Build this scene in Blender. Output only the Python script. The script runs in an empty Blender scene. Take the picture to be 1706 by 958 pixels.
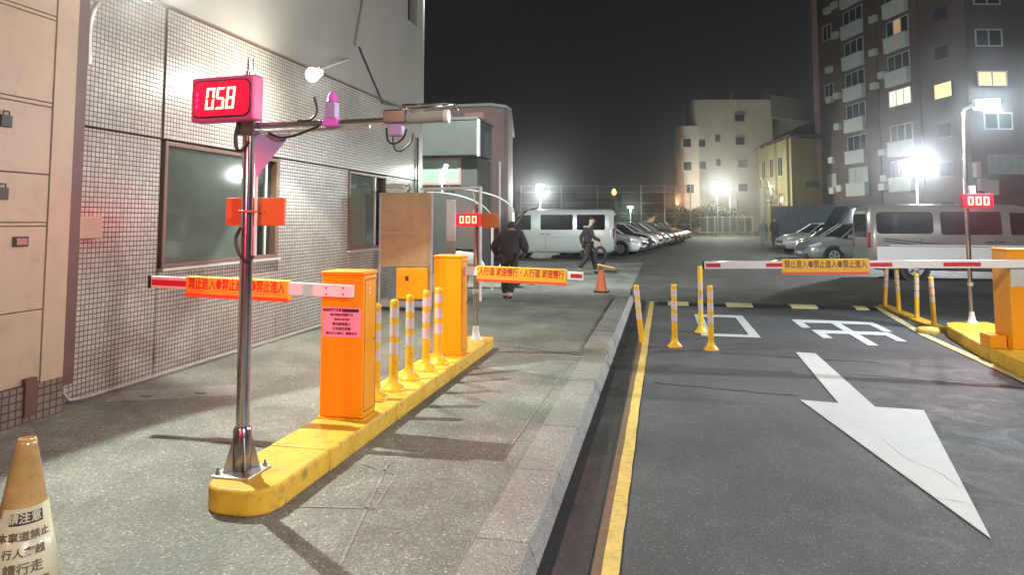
import bpy, bmesh, math, random
from mathutils import Vector, Matrix
random.seed(7)
PI = math.pi
S = bpy.context.scene
C = S.collection

# ---------------------------------------------------------------- camera
cam_d = bpy.data.cameras.new('camera'); cam = bpy.data.objects.new('camera', cam_d); C.objects.link(cam)
PITCH, YAW = math.radians(4.128), math.radians(12.234)
cam.location = (0, 0, 1.56)
cam.rotation_euler = (PI/2 + PITCH, 0, YAW)
cam_d.sensor_width = 36; cam_d.lens = 36*1150/1706
cam_d.shift_y = -(479-285)/1706
cam_d.clip_start = .05; cam_d.clip_end = 1500
S.camera = cam

# ---------------------------------------------------------------- world (night sky over a city)
w = bpy.data.worlds.new('World'); S.world = w; w.use_nodes = True
nt = w.node_tree; nt.nodes.clear()
wo = nt.nodes.new('ShaderNodeOutputWorld'); bg = nt.nodes.new('ShaderNodeBackground')
tc = nt.nodes.new('ShaderNodeTexCoord'); sx = nt.nodes.new('ShaderNodeSeparateXYZ'); cr = nt.nodes.new('ShaderNodeValToRGB')
nz = nt.nodes.new('ShaderNodeTexNoise'); nz.inputs['Scale'].default_value = 2.2; nz.inputs['Detail'].default_value = 4
mx = nt.nodes.new('ShaderNodeMath'); mx.operation = 'MULTIPLY_ADD'; mx.inputs[1].default_value = .12
nt.links.new(tc.outputs['Generated'], sx.inputs[0]); nt.links.new(tc.outputs['Generated'], nz.inputs['Vector'])
nt.links.new(nz.outputs['Fac'], mx.inputs[0]); nt.links.new(sx.outputs['Z'], mx.inputs[2])
nt.links.new(mx.outputs[0], cr.inputs[0]); nt.links.new(cr.outputs[0], bg.inputs[0]); nt.links.new(bg.outputs[0], wo.inputs[0])
cr.color_ramp.elements[0].position = 0.04; cr.color_ramp.elements[0].color = (.016, .016, .017, 1)
cr.color_ramp.elements[1].position = .40; cr.color_ramp.elements[1].color = (.0115, .0115, .013, 1)
bg.inputs[1].default_value = 1.0

S.view_settings.view_transform = 'Standard'; S.view_settings.look = 'None'
S.view_settings.exposure = 0.0; S.view_settings.gamma = 1
S.cycles.use_denoising = True
S.cycles.max_bounces = 6; S.cycles.sample_clamp_indirect = 4

def lamp(name, kind, loc, power, color, aim=None, angle=150, blend=.5, radius=.08, size=None, parent=None):
    d = bpy.data.lights.new(name, kind); o = bpy.data.objects.new(name, d); C.objects.link(o)
    d.energy = power; d.color = color
    if kind == 'SPOT': d.spot_size = math.radians(angle); d.spot_blend = blend
    if kind == 'AREA': d.shape = 'RECTANGLE'; d.size, d.size_y = size
    else: d.shadow_soft_size = radius
    o.location = loc
    if aim: o.rotation_euler = (Vector(aim)-Vector(loc)).to_track_quat('-Z', 'Y').to_euler()
    return o

COOL = (.86, .95, 1.0); GREENW = (.93, 1.0, .88); WARM = (1.0, .72, .46)
# ---------------------------------------------------------------- materials
M = {}
def mat(name, col, rough=.6, metal=0., vary=0., vscale=6., bump=0., bscale=60., emit=None, estr=0., coat=0., dirt=0., spec=.5, stretch=None):
    m = bpy.data.materials.new(name); m.use_nodes = True; t = m.node_tree; b = t.nodes['Principled BSDF']
    b.inputs['Base Color'].default_value = (*col, 1); b.inputs['Roughness'].default_value = rough; b.inputs['Metallic'].default_value = metal
    b.inputs['Coat Weight'].default_value = coat; b.inputs['Coat Roughness'].default_value = .12; b.inputs['Specular IOR Level'].default_value = spec
    g = t.nodes.new('ShaderNodeTexCoord'); vec = g.outputs['Object']
    if stretch:
        mp = t.nodes.new('ShaderNodeMapping'); mp.inputs['Scale'].default_value = stretch; t.links.new(vec, mp.inputs[0]); vec = mp.outputs[0]
    if vary or dirt:
        n = t.nodes.new('ShaderNodeTexNoise'); n.inputs['Scale'].default_value = vscale; n.inputs['Detail'].default_value = 6; n.inputs['Roughness'].default_value = .65
        t.links.new(vec, n.inputs['Vector'])
        r = t.nodes.new('ShaderNodeValToRGB'); v = vary
        r.color_ramp.elements[0].position = .3; r.color_ramp.elements[0].color = (*[c*(1-v) for c in col], 1)
        r.color_ramp.elements[1].position = .7; r.color_ramp.elements[1].color = (*[min(1, c*(1+v*.6)) for c in col], 1)
        t.links.new(n.outputs['Fac'], r.inputs[0]); out = r.outputs[0]
        if dirt:
            n2 = t.nodes.new('ShaderNodeTexNoise'); n2.inputs['Scale'].default_value = vscale*2.7; n2.inputs['Detail'].default_value = 9; n2.inputs['Roughness'].default_value = .75
            t.links.new(vec, n2.inputs['Vector'])
            r2 = t.nodes.new('ShaderNodeValToRGB'); r2.color_ramp.elements[0].position = .52; r2.color_ramp.elements[0].color = (0, 0, 0, 1)
            r2.color_ramp.elements[1].position = .72; r2.color_ramp.elements[1].color = (dirt,)*3+(1,)
            t.links.new(n2.outputs['Fac'], r2.inputs[0])
            mi = t.nodes.new('ShaderNodeMix'); mi.data_type = 'RGBA'; t.links.new(r2.outputs[0], mi.inputs['Factor'])
            t.links.new(out, mi.inputs['A']); mi.inputs['B'].default_value = (.09, .08, .07, 1); out = mi.outputs['Result']
            ma = t.nodes.new('ShaderNodeMath'); ma.operation = 'MULTIPLY_ADD'; ma.inputs[1].default_value = .35; ma.inputs[2].default_value = rough
            t.links.new(r2.outputs[0], ma.inputs[0]); t.links.new(ma.outputs[0], b.inputs['Roughness'])
        t.links.new(out, b.inputs['Base Color'])
    if bump:
        n3 = t.nodes.new('ShaderNodeTexNoise'); n3.inputs['Scale'].default_value = bscale; n3.inputs['Detail'].default_value = 4
        t.links.new(vec, n3.inputs['Vector']); bp = t.nodes.new('ShaderNodeBump'); bp.inputs['Strength'].default_value = bump; bp.inputs['Distance'].default_value = .01
        t.links.new(n3.outputs['Fac'], bp.inputs['Height']); t.links.new(bp.outputs[0], b.inputs['Normal'])
    if emit: b.inputs['Emission Color'].default_value = (*emit, 1); b.inputs['Emission Strength'].default_value = estr
    M[name] = m; return m

mat('yellow', (.78, .42, .02), .42, vary=.12, vscale=5, dirt=.55, bump=.08, bscale=30)
mat('yellow_island', (.72, .42, .03), .55, vary=.2, vscale=4, dirt=.85, bump=.15, bscale=40)
mat('amber_box', (.84, .32, .003), .42, vary=.05, vscale=3, dirt=.15, spec=.25)
mat('bollard_yellow', (.80, .44, .008), .38, vary=.08, vscale=9, dirt=.35)
mat('band_pink', (.62, .50, .50), .35, vary=.1, vscale=40)
mat('band_yellow', (.85, .55, .05), .4)
mat('line_cream', (.60, .53, .28), .7, vary=.14, vscale=7, dirt=.6, bump=.2, bscale=50)
mat('line_yellow', (.66, .47, .13), .7, vary=.18, vscale=7, dirt=.7, bump=.2, bscale=50)
mat('line_brown', (.17, .10, .055), .8, vary=.3, vscale=9)
mat('line_white', (.54, .55, .55), .7, vary=.05, vscale=3, dirt=.16, bump=.2, bscale=90)
mat('steel', (.62, .60, .60), .16, 1., vary=.08, vscale=8)
mat('steel_dark', (.30, .26, .26), .22, .9)
mat('galv', (.62, .62, .60), .4, .6, vary=.1, vscale=20)
mat('black', (.015, .015, .016), .45)
mat('rubber', (.02, .02, .02), .8)
mat('arm_white', (.80, .78, .80), .3, vary=.05, vscale=10, coat=.3)
mat('arm_red', (.55, .015, .04), .35)
mat('sleeve', (.85, .45, .03), .5, vary=.06, vscale=14, bump=.1, bscale=20)
mat('sleeve_edge', (.75, .09, .03), .5)
mat('ink_red', (.60, .03, .02), .6)
mat('ink_black', (.03, .03, .03), .6)
mat('ink_brown', (.16, .10, .06), .7)
mat('light_tinted_paper', (.75, .33, .47), .55, vary=.05, vscale=12)  # tint of the red light put into the paper colour
mat('cream_paper', (.62, .56, .40), .35, vary=.1, vscale=6, coat=.4)
mat('plate_orange', (.42, .13, .03), .45, vary=.1, vscale=8)
mat('purple', (.42, .26, .48), .45)
mat('magenta', (.80, .12, .62), .4)
mat('glow_tinted_bezel', (.80, .07, .26), .4, vary=.06, vscale=9)  # pink glow of the lit display put into the frame colour
mat('led_red', (.35, .0, .02), .3, emit=(1, .0, .035), estr=1.0)
mat('led_spot', (.4, .02, .2), .3, emit=(1, .02, .25), estr=1.3)
mat('led_digit', (.9, .8, .5), .3, emit=(1, .84, .46), estr=2.1)
mat('led_digit_far', (.9, .5, .3), .3, emit=(1, .55, .20), estr=1.9)
mat('led_red_far', (.35, .0, .02), .3, emit=(1, .0, .008), estr=7)
mat('assumed_led_red', (.35, .0, .02), .3, emit=(1, .0, .02), estr=1.0)  # panel of the assumed red board behind the camera
mat('bulb', (1, 1, 1), .3, emit=(1, .99, .86), estr=60)
mat('bulb_cool', (1, 1, 1), .3, emit=(.86, .95, 1), estr=60)
mat('bulb_green', (1, 1, 1), .3, emit=(.95, 1, .88), estr=60)
mat('bulb_amber', (1, .6, .1), .3, emit=(1, .55, .08), estr=8)
mat('tube_lit', (1, 1, 1), .3, emit=(.9, 1, .9), estr=1.4)
mat('plaster', (.27, .255, .225), .85, vary=.08, vscale=1.2, bump=.3, bscale=25, stretch=(1, 1, .35))
mat('core', (.07, .055, .045), .9)
mat('cladding', (.42, .31, .22), .40, vary=.10, vscale=1.6, dirt=.22, bump=.06, bscale=3)
mat('door_groove', (.10, .06, .04), .8)
mat('brown_trim', (.10, .045, .035), .5, vary=.15, vscale=8)
mat('white_pipe', (.34, .32, .29), .5, vary=.2, vscale=10)
mat('glass_film', (.13, .17, .145), .04, .30, spec=1, vary=.25, vscale=1.0)
mat('glass_dark', (.01, .012, .012), .04, spec=.9)
mat('car_glass', (.006, .007, .009), .06, spec=.35)
mat('frame_alu', (.52, .50, .46), .35, .5)
mat('frame_brown', (.13, .075, .05), .45)
mat('sidewalk_seam', (.05, .045, .04), .9)
mat('board_tan', (.36, .23, .11), .6, vary=.28, vscale=2.0, dirt=.3)
mat('white_paint', (.66, .66, .62), .45, vary=.1, vscale=6)
mat('skin', (.45, .27, .20), .55)
mat('cloth_black', (.022, .020, .022), .85, vary=.3, vscale=15, bump=.4, bscale=35)
mat('cloth_navy', (.03, .032, .045), .85, bump=.4, bscale=35)
mat('cloth_white', (.25, .25, .25), .8)
mat('cloth_grey', (.16, .18, .17), .8)
mat('cone_orange', (.62, .13, .03), .33, vary=.15, vscale=14, dirt=.5, coat=.3)
mat('cone_brown', (.48, .29, .11), .16, vary=.25, vscale=11, coat=.7, dirt=.35)
mat('hair', (.012, .010, .010), .6)

def ground_mat(name, c0, c1, spots, scale, rough, stain=(.5, .5)):
    m = bpy.data.materials.new(name); m.use_nodes = True; t = m.node_tree; b = t.nodes['Principled BSDF']; L = t.links
    g = t.nodes.new('ShaderNodeTexCoord')
    v = t.nodes.new('ShaderNodeTexVoronoi'); v.inputs['Scale'].default_value = scale; L.new(g.outputs['Object'], v.inputs['Vector'])
    r = t.nodes.new('ShaderNodeValToRGB'); L.new(v.outputs['Color'], r.inputs[0])
    e = r.color_ramp.elements; e[0].position = .15; e[0].color = (*c0, 1); e[1].position = .85; e[1].color = (*c1, 1)
    sp = e.new(.93); sp.color = (*spots, 1)
    n = t.nodes.new('ShaderNodeTexNoise'); n.inputs['Scale'].default_value = .8; n.inputs['Detail'].default_value = 8; n.inputs['Roughness'].default_value = .6; L.new(g.outputs['Object'], n.inputs['Vector'])
    n2 = t.nodes.new('ShaderNodeTexNoise'); n2.inputs['Scale'].default_value = 3.3; n2.inputs['Detail'].default_value = 7; n2.inputs['Roughness'].default_value = .7; n2.inputs['Distortion'].default_value = .8; L.new(g.outputs['Object'], n2.inputs['Vector'])
    r2 = t.nodes.new('ShaderNodeValToRGB'); L.new(n.outputs['Fac'], r2.inputs[0])
    r2.color_ramp.elements[0].position = .33; r2.color_ramp.elements[0].color = (stain[0],)*3+(1,); r2.color_ramp.elements[1].position = .67; r2.color_ramp.elements[1].color = (1.15, 1.15, 1.12, 1)
    r3 = t.nodes.new('ShaderNodeValToRGB'); L.new(n2.outputs['Fac'], r3.inputs[0])
    r3.color_ramp.elements[0].position = .38; r3.color_ramp.elements[0].color = (stain[1],)*3+(1,); r3.color_ramp.elements[1].position = .62; r3.color_ramp.elements[1].color = (1.05, 1.05, 1.05, 1)
    m1 = t.nodes.new('ShaderNodeMix'); m1.data_type = 'RGBA'; m1.blend_type = 'MULTIPLY'; m1.inputs['Factor'].default_value = 1; L.new(r.outputs[0], m1.inputs['A']); L.new(r2.outputs[0], m1.inputs['B'])
    m2 = t.nodes.new('ShaderNodeMix'); m2.data_type = 'RGBA'; m2.blend_type = 'MULTIPLY'; m2.inputs['Factor'].default_value = 1; L.new(m1.outputs['Result'], m2.inputs['A']); L.new(r3.outputs[0], m2.inputs['B'])
    L.new(m2.outputs['Result'], b.inputs['Base Color'])
    mr = t.nodes.new('ShaderNodeMapRange'); L.new(n2.outputs['Fac'], mr.inputs[0]); mr.inputs[1].default_value = .3; mr.inputs[2].default_value = .7; mr.inputs[3].default_value = rough-.18; mr.inputs[4].default_value = rough+.12
    L.new(mr.outputs[0], b.inputs['Roughness'])
    bp = t.nodes.new('ShaderNodeBump'); bp.inputs['Strength'].default_value = .5; bp.inputs['Distance'].default_value = .004; L.new(v.outputs['Distance'], bp.inputs['Height']); L.new(bp.outputs[0], b.inputs['Normal'])
    M[name] = m
ground_mat('aggregate', (.15, .148, .13), (.30, .31, .275), (.58, .59, .55), 105, .72, (.55, .74))
ground_mat('granite', (.17, .165, .155), (.34, .33, .31), (.6, .6, .58), 120, .6, (.8, .8))
ground_mat('asphalt', (.060, .062, .067), (.094, .096, .103), (.22, .22, .22), 130, .82, (.78, .86))
ground_mat('asphalt_dark', (.014, .013, .014), (.035, .033, .033), (.07, .07, .07), 130, .6, (.7, .8))
ground_mat('lot', (.06, .062, .056), (.10, .102, .09), (.2, .2, .19), 90, .85, (.5, .65))

def tile_mat(name, col, mortar, size):
    m = bpy.data.materials.new(name); m.use_nodes = True; t = m.node_tree; b = t.nodes['Principled BSDF']; L = t.links
    g = t.nodes.new('ShaderNodeTexCoord'); s = t.nodes.new('ShaderNodeSeparateXYZ'); c = t.nodes.new('ShaderNodeCombineXYZ')
    L.new(g.outputs['Object'], s.inputs[0]); L.new(s.outputs['Y'], c.inputs['X']); L.new(s.outputs['Z'], c.inputs['Y'])
    br = t.nodes.new('ShaderNodeTexBrick'); br.offset = 0; br.inputs['Scale'].default_value = 1
    br.inputs['Brick Width'].default_value = size; br.inputs['Row Height'].default_value = size; br.inputs['Mortar Size'].default_value = size*.125; br.inputs['Mortar Smooth'].default_value = .25
    br.inputs['Color1'].default_value = (*[x*.82 for x in col], 1); br.inputs['Color2'].default_value = (*[x*1.12 for x in col], 1); br.inputs['Mortar'].default_value = (*mortar, 1)
    L.new(c.outputs[0], br.inputs['Vector'])
    n = t.nodes.new('ShaderNodeTexNoise'); n.inputs['Scale'].default_value = .9; n.inputs['Detail'].default_value = 6; L.new(c.outputs[0], n.inputs['Vector'])
    r = t.nodes.new('ShaderNodeValToRGB'); L.new(n.outputs['Fac'], r.inputs[0]); r.color_ramp.elements[0].position = .3; r.color_ramp.elements[0].color = (.66, .63, .58, 1); r.color_ramp.elements[1].position = .65; r.color_ramp.elements[1].color = (1.05, 1.05, 1.05, 1)
    mi = t.nodes.new('ShaderNodeMix'); mi.data_type = 'RGBA'; mi.blend_type = 'MULTIPLY'; mi.inputs['Factor'].default_value = 1; L.new(br.outputs['Color'], mi.inputs['A']); L.new(r.outputs[0], mi.inputs['B'])
    L.new(mi.outputs['Result'], b.inputs['Base Color'])
    mr = t.nodes.new('ShaderNodeMapRange'); L.new(br.outputs['Fac'], mr.inputs[0]); mr.inputs[3].default_value = .30; mr.inputs[4].default_value = .9; L.new(mr.outputs[0], b.inputs['Roughness'])
    inv = t.nodes.new('ShaderNodeMath'); inv.operation = 'SUBTRACT'; inv.inputs[0].default_value = 1; L.new(br.outputs['Fac'], inv.inputs[1])
    n4 = t.nodes.new('ShaderNodeTexNoise'); n4.inputs['Scale'].default_value = 16; n4.inputs['Detail'].default_value = 1; L.new(c.outputs[0], n4.inputs['Vector'])
    ad = t.nodes.new('ShaderNodeMath'); ad.operation = 'MULTIPLY_ADD'; ad.inputs[1].default_value = 1.6; L.new(n4.outputs['Fac'], ad.inputs[0]); L.new(inv.outputs[0], ad.inputs[2])
    bp = t.nodes.new('ShaderNodeBump'); bp.inputs['Strength'].default_value = .55; bp.inputs['Distance'].default_value = .003; L.new(ad.outputs[0], bp.inputs['Height']); L.new(bp.outputs[0], b.inputs['Normal'])
    b.inputs['Specular IOR Level'].default_value = .75
    M[name] = m
tile_mat('mosaic', (.42, .40, .365), (.11, .09, .075), .0455)
tile_mat('plinth_tile', (.20, .15, .12), (.06, .045, .04), .06)
def brickwall_mat(name, col, mortar):
    m = bpy.data.materials.new(name); m.use_nodes = True; t = m.node_tree; b = t.nodes['Principled BSDF']; L = t.links
    g = t.nodes.new('ShaderNodeTexCoord')
    n = t.nodes.new('ShaderNodeTexNoise'); n.inputs['Scale'].default_value = .35; n.inputs['Detail'].default_value = 8; L.new(g.outputs['Object'], n.inputs['Vector'])
    wv = t.nodes.new('ShaderNodeTexWave'); wv.wave_type = 'BANDS'; wv.bands_direction = 'Z'; wv.inputs['Scale'].default_value = 2.2; wv.inputs['Distortion'].default_value = .2; L.new(g.outputs['Object'], wv.inputs['Vector'])
    r = t.nodes.new('ShaderNodeValToRGB'); L.new(n.outputs['Fac'], r.inputs[0]); r.color_ramp.elements[0].position = .3; r.color_ramp.elements[0].color = (*[x*.7 for x in col], 1); r.color_ramp.elements[1].position = .7; r.color_ramp.elements[1].color = (*[x*1.15 for x in col], 1)
    mi = t.nodes.new('ShaderNodeMix'); mi.data_type = 'RGBA'; L.new(wv.outputs['Fac'], mi.inputs['Factor']); L.new(r.outputs[0], mi.inputs['A']); mi.inputs['B'].default_value = (*mortar, 1)
    mm = t.nodes.new('ShaderNodeMix'); mm.data_type = 'RGBA'; mm.inputs['Factor'].default_value = .35; L.new(r.outputs[0], mm.inputs['A']); L.new(mi.outputs['Result'], mm.inputs['B'])
    L.new(mm.outputs['Result'], b.inputs['Base Color']); b.inputs['Roughness'].default_value = .75
    M[name] = m
brickwall_mat('brick_brown', (.092, .058, .045), (.08, .058, .048))
brickwall_mat('brick_pink', (.22, .14, .13), (.16, .1, .1))
mat('conc_cream', (.44, .43, .37), .85, vary=.18, vscale=.25, dirt=.25)
mat('conc_yellow', (.30, .27, .135), .85, vary=.15, vscale=.4, dirt=.3)
mat('conc_grey', (.24, .26, .245), .85, vary=.15, vscale=.6)
mat('annex_grey', (.07, .08, .073), .85, vary=.2, vscale=.8, dirt=.3)
mat('line_crack', (.33, .33, .33), .8)
mat('bezel_red', (.55, .01, .02), .4)
mat('conc_dark', (.06, .06, .06), .9, vary=.2, vscale=.4)
mat('render_pink', (.40, .24, .21), .85, vary=.08, vscale=.8)
mat('roof_dark', (.07, .04, .04), .8)
mat('balcony_pale', (.50, .56, .53), .7, vary=.12, vscale=2)
mat('frost_pane', (.36, .42, .38), .3, vary=.08, vscale=3)
mat('green_pane', (.30, .42, .34), .35)
mat('pane_dark', (.02, .025, .03), .12)
mat('pane_lit', (.8, .7, .45), .4, emit=(1, .72, .30), estr=1.0)
mat('pane_lit_white', (.8, .8, .7), .4, emit=(1, .95, .72), estr=.9)
mat('pane_lit_dim', (.5, .4, .25), .4, emit=(1, .62, .22), estr=.32)
mat('win_frame', (.45, .47, .47), .5)
mat('ac_white', (.50, .50, .47), .5, vary=.1, vscale=5)
mat('blue_hoarding', (.10, .13, .17), .5, vary=.15, vscale=.8)
mat('leaf', (.035, .055, .025), .7, vary=.4, vscale=2)
mat('bark', (.06, .045, .035), .9)
for nme, c_, mt in (('car_white', (.62, .65, .66), 0.), ('car_silver', (.38, .40, .41), .35), ('car_black', (.012, .012, .014), 0.), ('car_grey', (.17, .17, .17), .4), ('van_silver', (.50, .54, .53), .15), ('van_taupe', (.24, .215, .20), .3), ('van_white', (.82, .82, .84), 0.)):
    mat(nme, c_, .28, mt, coat=.9, vary=.04, vscale=1.5)
mat('head_lens', (.75, .8, .82), .1, coat=1, spec=1)
mat('tail_lens', (.30, .01, .01), .2, coat=1)
mat('chrome', (.75, .75, .75), .12, 1.)
mat('plastic_grey', (.05, .05, .05), .5)

# ---------------------------------------------------------------- mesh helpers
class MB:
    def __init__(s): s.v = []; s.f = []; s.sm = []
    def add(s, vs, fs, smooth=False):
        k = len(s.v); s.v += [tuple(p) for p in vs]; s.f += [tuple(i+k for i in f) for f in fs]; s.sm += [smooth]*len(fs); return s
    def box(s, x0, x1, y0, y1, z0, z1):
        return s.add([(x0, y0, z0), (x1, y0, z0), (x1, y1, z0), (x0, y1, z0), (x0, y0, z1), (x1, y0, z1), (x1, y1, z1), (x0, y1, z1)],
                     [(0, 3, 2, 1), (4, 5, 6, 7), (0, 1, 5, 4), (1, 2, 6, 5), (2, 3, 7, 6), (3, 0, 4, 7)])
    def tube(s, pts, r, n=12, cap=True, radii=None):
        P = [Vector(p) for p in pts]; rings = []
        up = None
        for i, p in enumerate(P):
            d = (P[min(i+1, len(P)-1)]-P[max(i-1, 0)]).normalized()
            if up is None: up = Vector((0, 0, 1)) if abs(d.z) < .9 else Vector((1, 0, 0))
            a = d.cross(up).normalized(); b_ = a.cross(d).normalized(); up = b_
            rr = radii[i] if radii else r
            rings.append([p+a*math.cos(2*PI*k/n)*rr+b_*math.sin(2*PI*k/n)*rr for k in range(n)])
        vs = [q for ring in rings for q in ring]
        fs = [(i*n+k, i*n+(k+1) % n, (i+1)*n+(k+1) % n, (i+1)*n+k) for i in range(len(P)-1) for k in range(n)]
        s.add(vs, fs, True)
        if cap:
            s.add(rings[0], [tuple(range(n))]); s.add(rings[-1], [tuple(range(n-1, -1, -1))])
        return s
    def lathe(s, prof, n=20, c=(0, 0)):
        vs = [(c[0]+r*math.cos(2*PI*k/n), c[1]+r*math.sin(2*PI*k/n), z) for r, z in prof for k in range(n)]
        fs = [(i*n+k, i*n+(k+1) % n, (i+1)*n+(k+1) % n, (i+1)*n+k) for i in range(len(prof)-1) for k in range(n)]
        return s.add(vs, fs, True)
    def prism(s, poly, z0, z1):
        n = len(poly)
        vs = [(x, y, z0) for x, y in poly]+[(x, y, z1) for x, y in poly]
        return s.add(vs, [tuple(range(n-1, -1, -1)), tuple(range(n, 2*n))]+[(i, (i+1) % n, n+(i+1) % n, n+i) for i in range(n)])
    def xzprism(s, poly, y0, y1):
        n = len(poly)
        vs = [(x, y0, z) for x, z in poly]+[(x, y1, z) for x, z in poly]
        return s.add(vs, [tuple(range(n)), tuple(range(2*n-1, n-1, -1))]+[(i, n+i, n+(i+1) % n, (i+1) % n) for i in range(n)])
    def yzprism(s, poly, x0, x1):
        n = len(poly)
        vs = [(x0, y, z) for y, z in poly]+[(x1, y, z) for y, z in poly]
        return s.add(vs, [tuple(range(n-1, -1, -1)), tuple(range(n, 2*n))]+[(i, (i+1) % n, n+(i+1) % n, n+i) for i in range(n)])
    def loft(s, rings, closed=True, cap=True, smooth=True):
        n = len(rings[0]); vs = [p for r in rings for p in r]
        m_ = n if closed else n-1
        fs = [(i*n+k, i*n+(k+1) % n, (i+1)*n+(k+1) % n, (i+1)*n+k) for i in range(len(rings)-1) for k in range(m_)]
        s.add(vs, fs, smooth)
        if cap: s.add(rings[0], [tuple(range(n-1, -1, -1))]); s.add(rings[-1], [tuple(range(n))])
        return s
    def build(s, name, m, parent=None, bevel=0, fixn=True, seg=2):
        me = bpy.data.meshes.new(name); me.from_pydata(s.v, [], s.f); me.validate()
        if fixn:
            b = bmesh.new(); b.from_mesh(me); bmesh.ops.recalc_face_normals(b, faces=b.faces); b.to_mesh(me); b.free()
        if len(me.polygons) == len(s.sm):
            me.polygons.foreach_set('use_smooth', s.sm)
        me.materials.append(M[m] if isinstance(m, str) else m)
        o = bpy.data.objects.new(name, me); C.objects.link(o)
        if parent: o.parent = parent
        if bevel:
            bv = o.modifiers.new('bevel', 'BEVEL'); bv.width = bevel; bv.segments = seg; bv.limit_method = 'ANGLE'; bv.angle_limit = .6
        return o
def thing(name, label, cat, loc=(0, 0, 0), rz=0, group=None):
    o = bpy.data.objects.new(name, None); C.objects.link(o); o.location = loc; o.rotation_euler = (0, 0, rz)
    o.empty_display_size = .2
    o['label'] = label; o['category'] = cat
    if group: o['group'] = group
    return o
def tag(o, label, cat, group=None):
    o['label'] = label; o['category'] = cat
    if group: o['group'] = group
    return o
def struct(o): o['kind'] = 'structure'; return o
def dup(root, loc, rz, label, group=None):
    r = root.copy(); C.objects.link(r); r.location = loc; r.rotation_euler = (0, 0, rz); r['label'] = label
    if group: r['group'] = group
    for ch in root.children:
        c = ch.copy(); C.objects.link(c); c.parent = r
        for g in ch.children:
            d = g.copy(); C.objects.link(d); d.parent = c
    return r
_fc = {}
def text(body, size, m, name, parent, loc, rot=(PI/2, 0, 0), sx=1., bold=0.0, depth=.0008):
    c = bpy.data.curves.new('t', 'FONT'); c.body = body; c.size = size; c.extrude = depth; c.offset = bold; c.align_x = 'CENTER'; c.align_y = 'CENTER'; c.resolution_u = 3
    t = bpy.data.objects.new('t', c); C.objects.link(t); bpy.context.view_layer.update()
    me = bpy.data.meshes.new_from_object(t); bpy.data.objects.remove(t)
    me.name = name; me.materials.clear(); me.materials.append(M[m])
    o = bpy.data.objects.new(name, me); C.objects.link(o); o.parent = parent; o.location = loc; o.rotation_euler = rot; o.scale = (sx, 1, 1)
    return o
def rrect(cx, cy, w_, h_, r, n=5):
    p = []
    for (sx_, sy_, a0) in ((1, -1, -PI/2), (1, 1, 0), (-1, 1, PI/2), (-1, -1, PI)):
        for k in range(n+1):
            a = a0+PI/2*k/n; p.append((cx+sx_*(w_/2-r)+r*math.cos(a), cy+sy_*(h_/2-r)+r*math.sin(a)))
    return p

# camera-space helper for far things: a point at picture column px (1706 wide) and depth d
FW = Vector((-math.sin(YAW), math.cos(YAW))); RT = Vector((math.cos(YAW), math.sin(YAW)))
def far(px, d):
    # column px -> lateral offset for a point near horizon height
    k = (px-853)/1150*math.cos(0)
    return FW*d + RT*(k*d)
def zat(py, d): return 1.56+(368-py)/1150*d

ZL = -.12   # lane level
# ================================================================ SETTING
struct(MB().box(-500, 500, -120, 900, -.6, -.35).build('ground', 'lot'))
struct(MB().box(-60, 90, 16.8, 400, -.3, -.004).build('car_park', 'lot'))
sw = struct(MB().box(-14, -.72, -8, 26.5, -.3, 0).build('sidewalk', 'aggregate'))
struct(MB().box(-.719, 60, -8, 15, -.34, ZL).build('road', 'asphalt'))
struct(MB().add([(-.72, 15, ZL), (60, 15, ZL), (60, 16.8, -.004), (-.72, 16.8, -.004), (-.72, 15, -.34), (60, 15, -.34), (60, 16.8, -.34), (-.72, 16.8, -.34)],
     [(0, 1, 2, 3), (4, 7, 6, 5), (0, 4, 5, 1), (1, 5, 6, 2), (2, 6, 7, 3), (3, 7, 4, 0)]).build('ramp', 'lot'))
# seams of the sidewalk
sm_ = MB()
# kerb stones
kerb = struct(MB().box(-.93, -.73, -2.4, 14.9, -.28, -.13).build('kerb', 'core'))
def kx(y):
    pts = [(-3, -.66), (3, -.655), (15, -.65)]
    for (a, xa), (b_, xb) in zip(pts, pts[1:]):
        if y <= b_: return xa+(xb-xa)*(y-a)/(b_-a)
    return pts[-1][1]
y = -2.4; k = 0
while y < 14.6:
    y2 = y+.98+random.uniform(-.03, .03); g = .003
    if y2 > 14.9: y2 = 14.9
    xa, xb = kx(y), kx(y2)
    zt = .004+random.uniform(-.001, .001)+(.045 if 8.2 < y < 13.4 else 0)
    b = MB(); y0, y1 = y+g, y2-g
    ia, ib = ((-.94, -.94) if 8.2 < y < 13.4 else (-.92, -.92))
    b.add([(ia, y0, zt), (xa, y0, zt), (xb, y1, zt), (ib, y1, zt), (ia, y0, -.12), (xa+.05, y0, ZL-.01), (xb+.05, y1, ZL-.01), (ib, y1, -.12)],
          [(0, 1, 2, 3), (7, 6, 5, 4), (0, 4, 5, 1), (1, 5, 6, 2), (2, 6, 7, 3), (3, 7, 4, 0)])
    b.build('kerb_stone', 'granite', kerb, bevel=.008); y = y2
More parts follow.
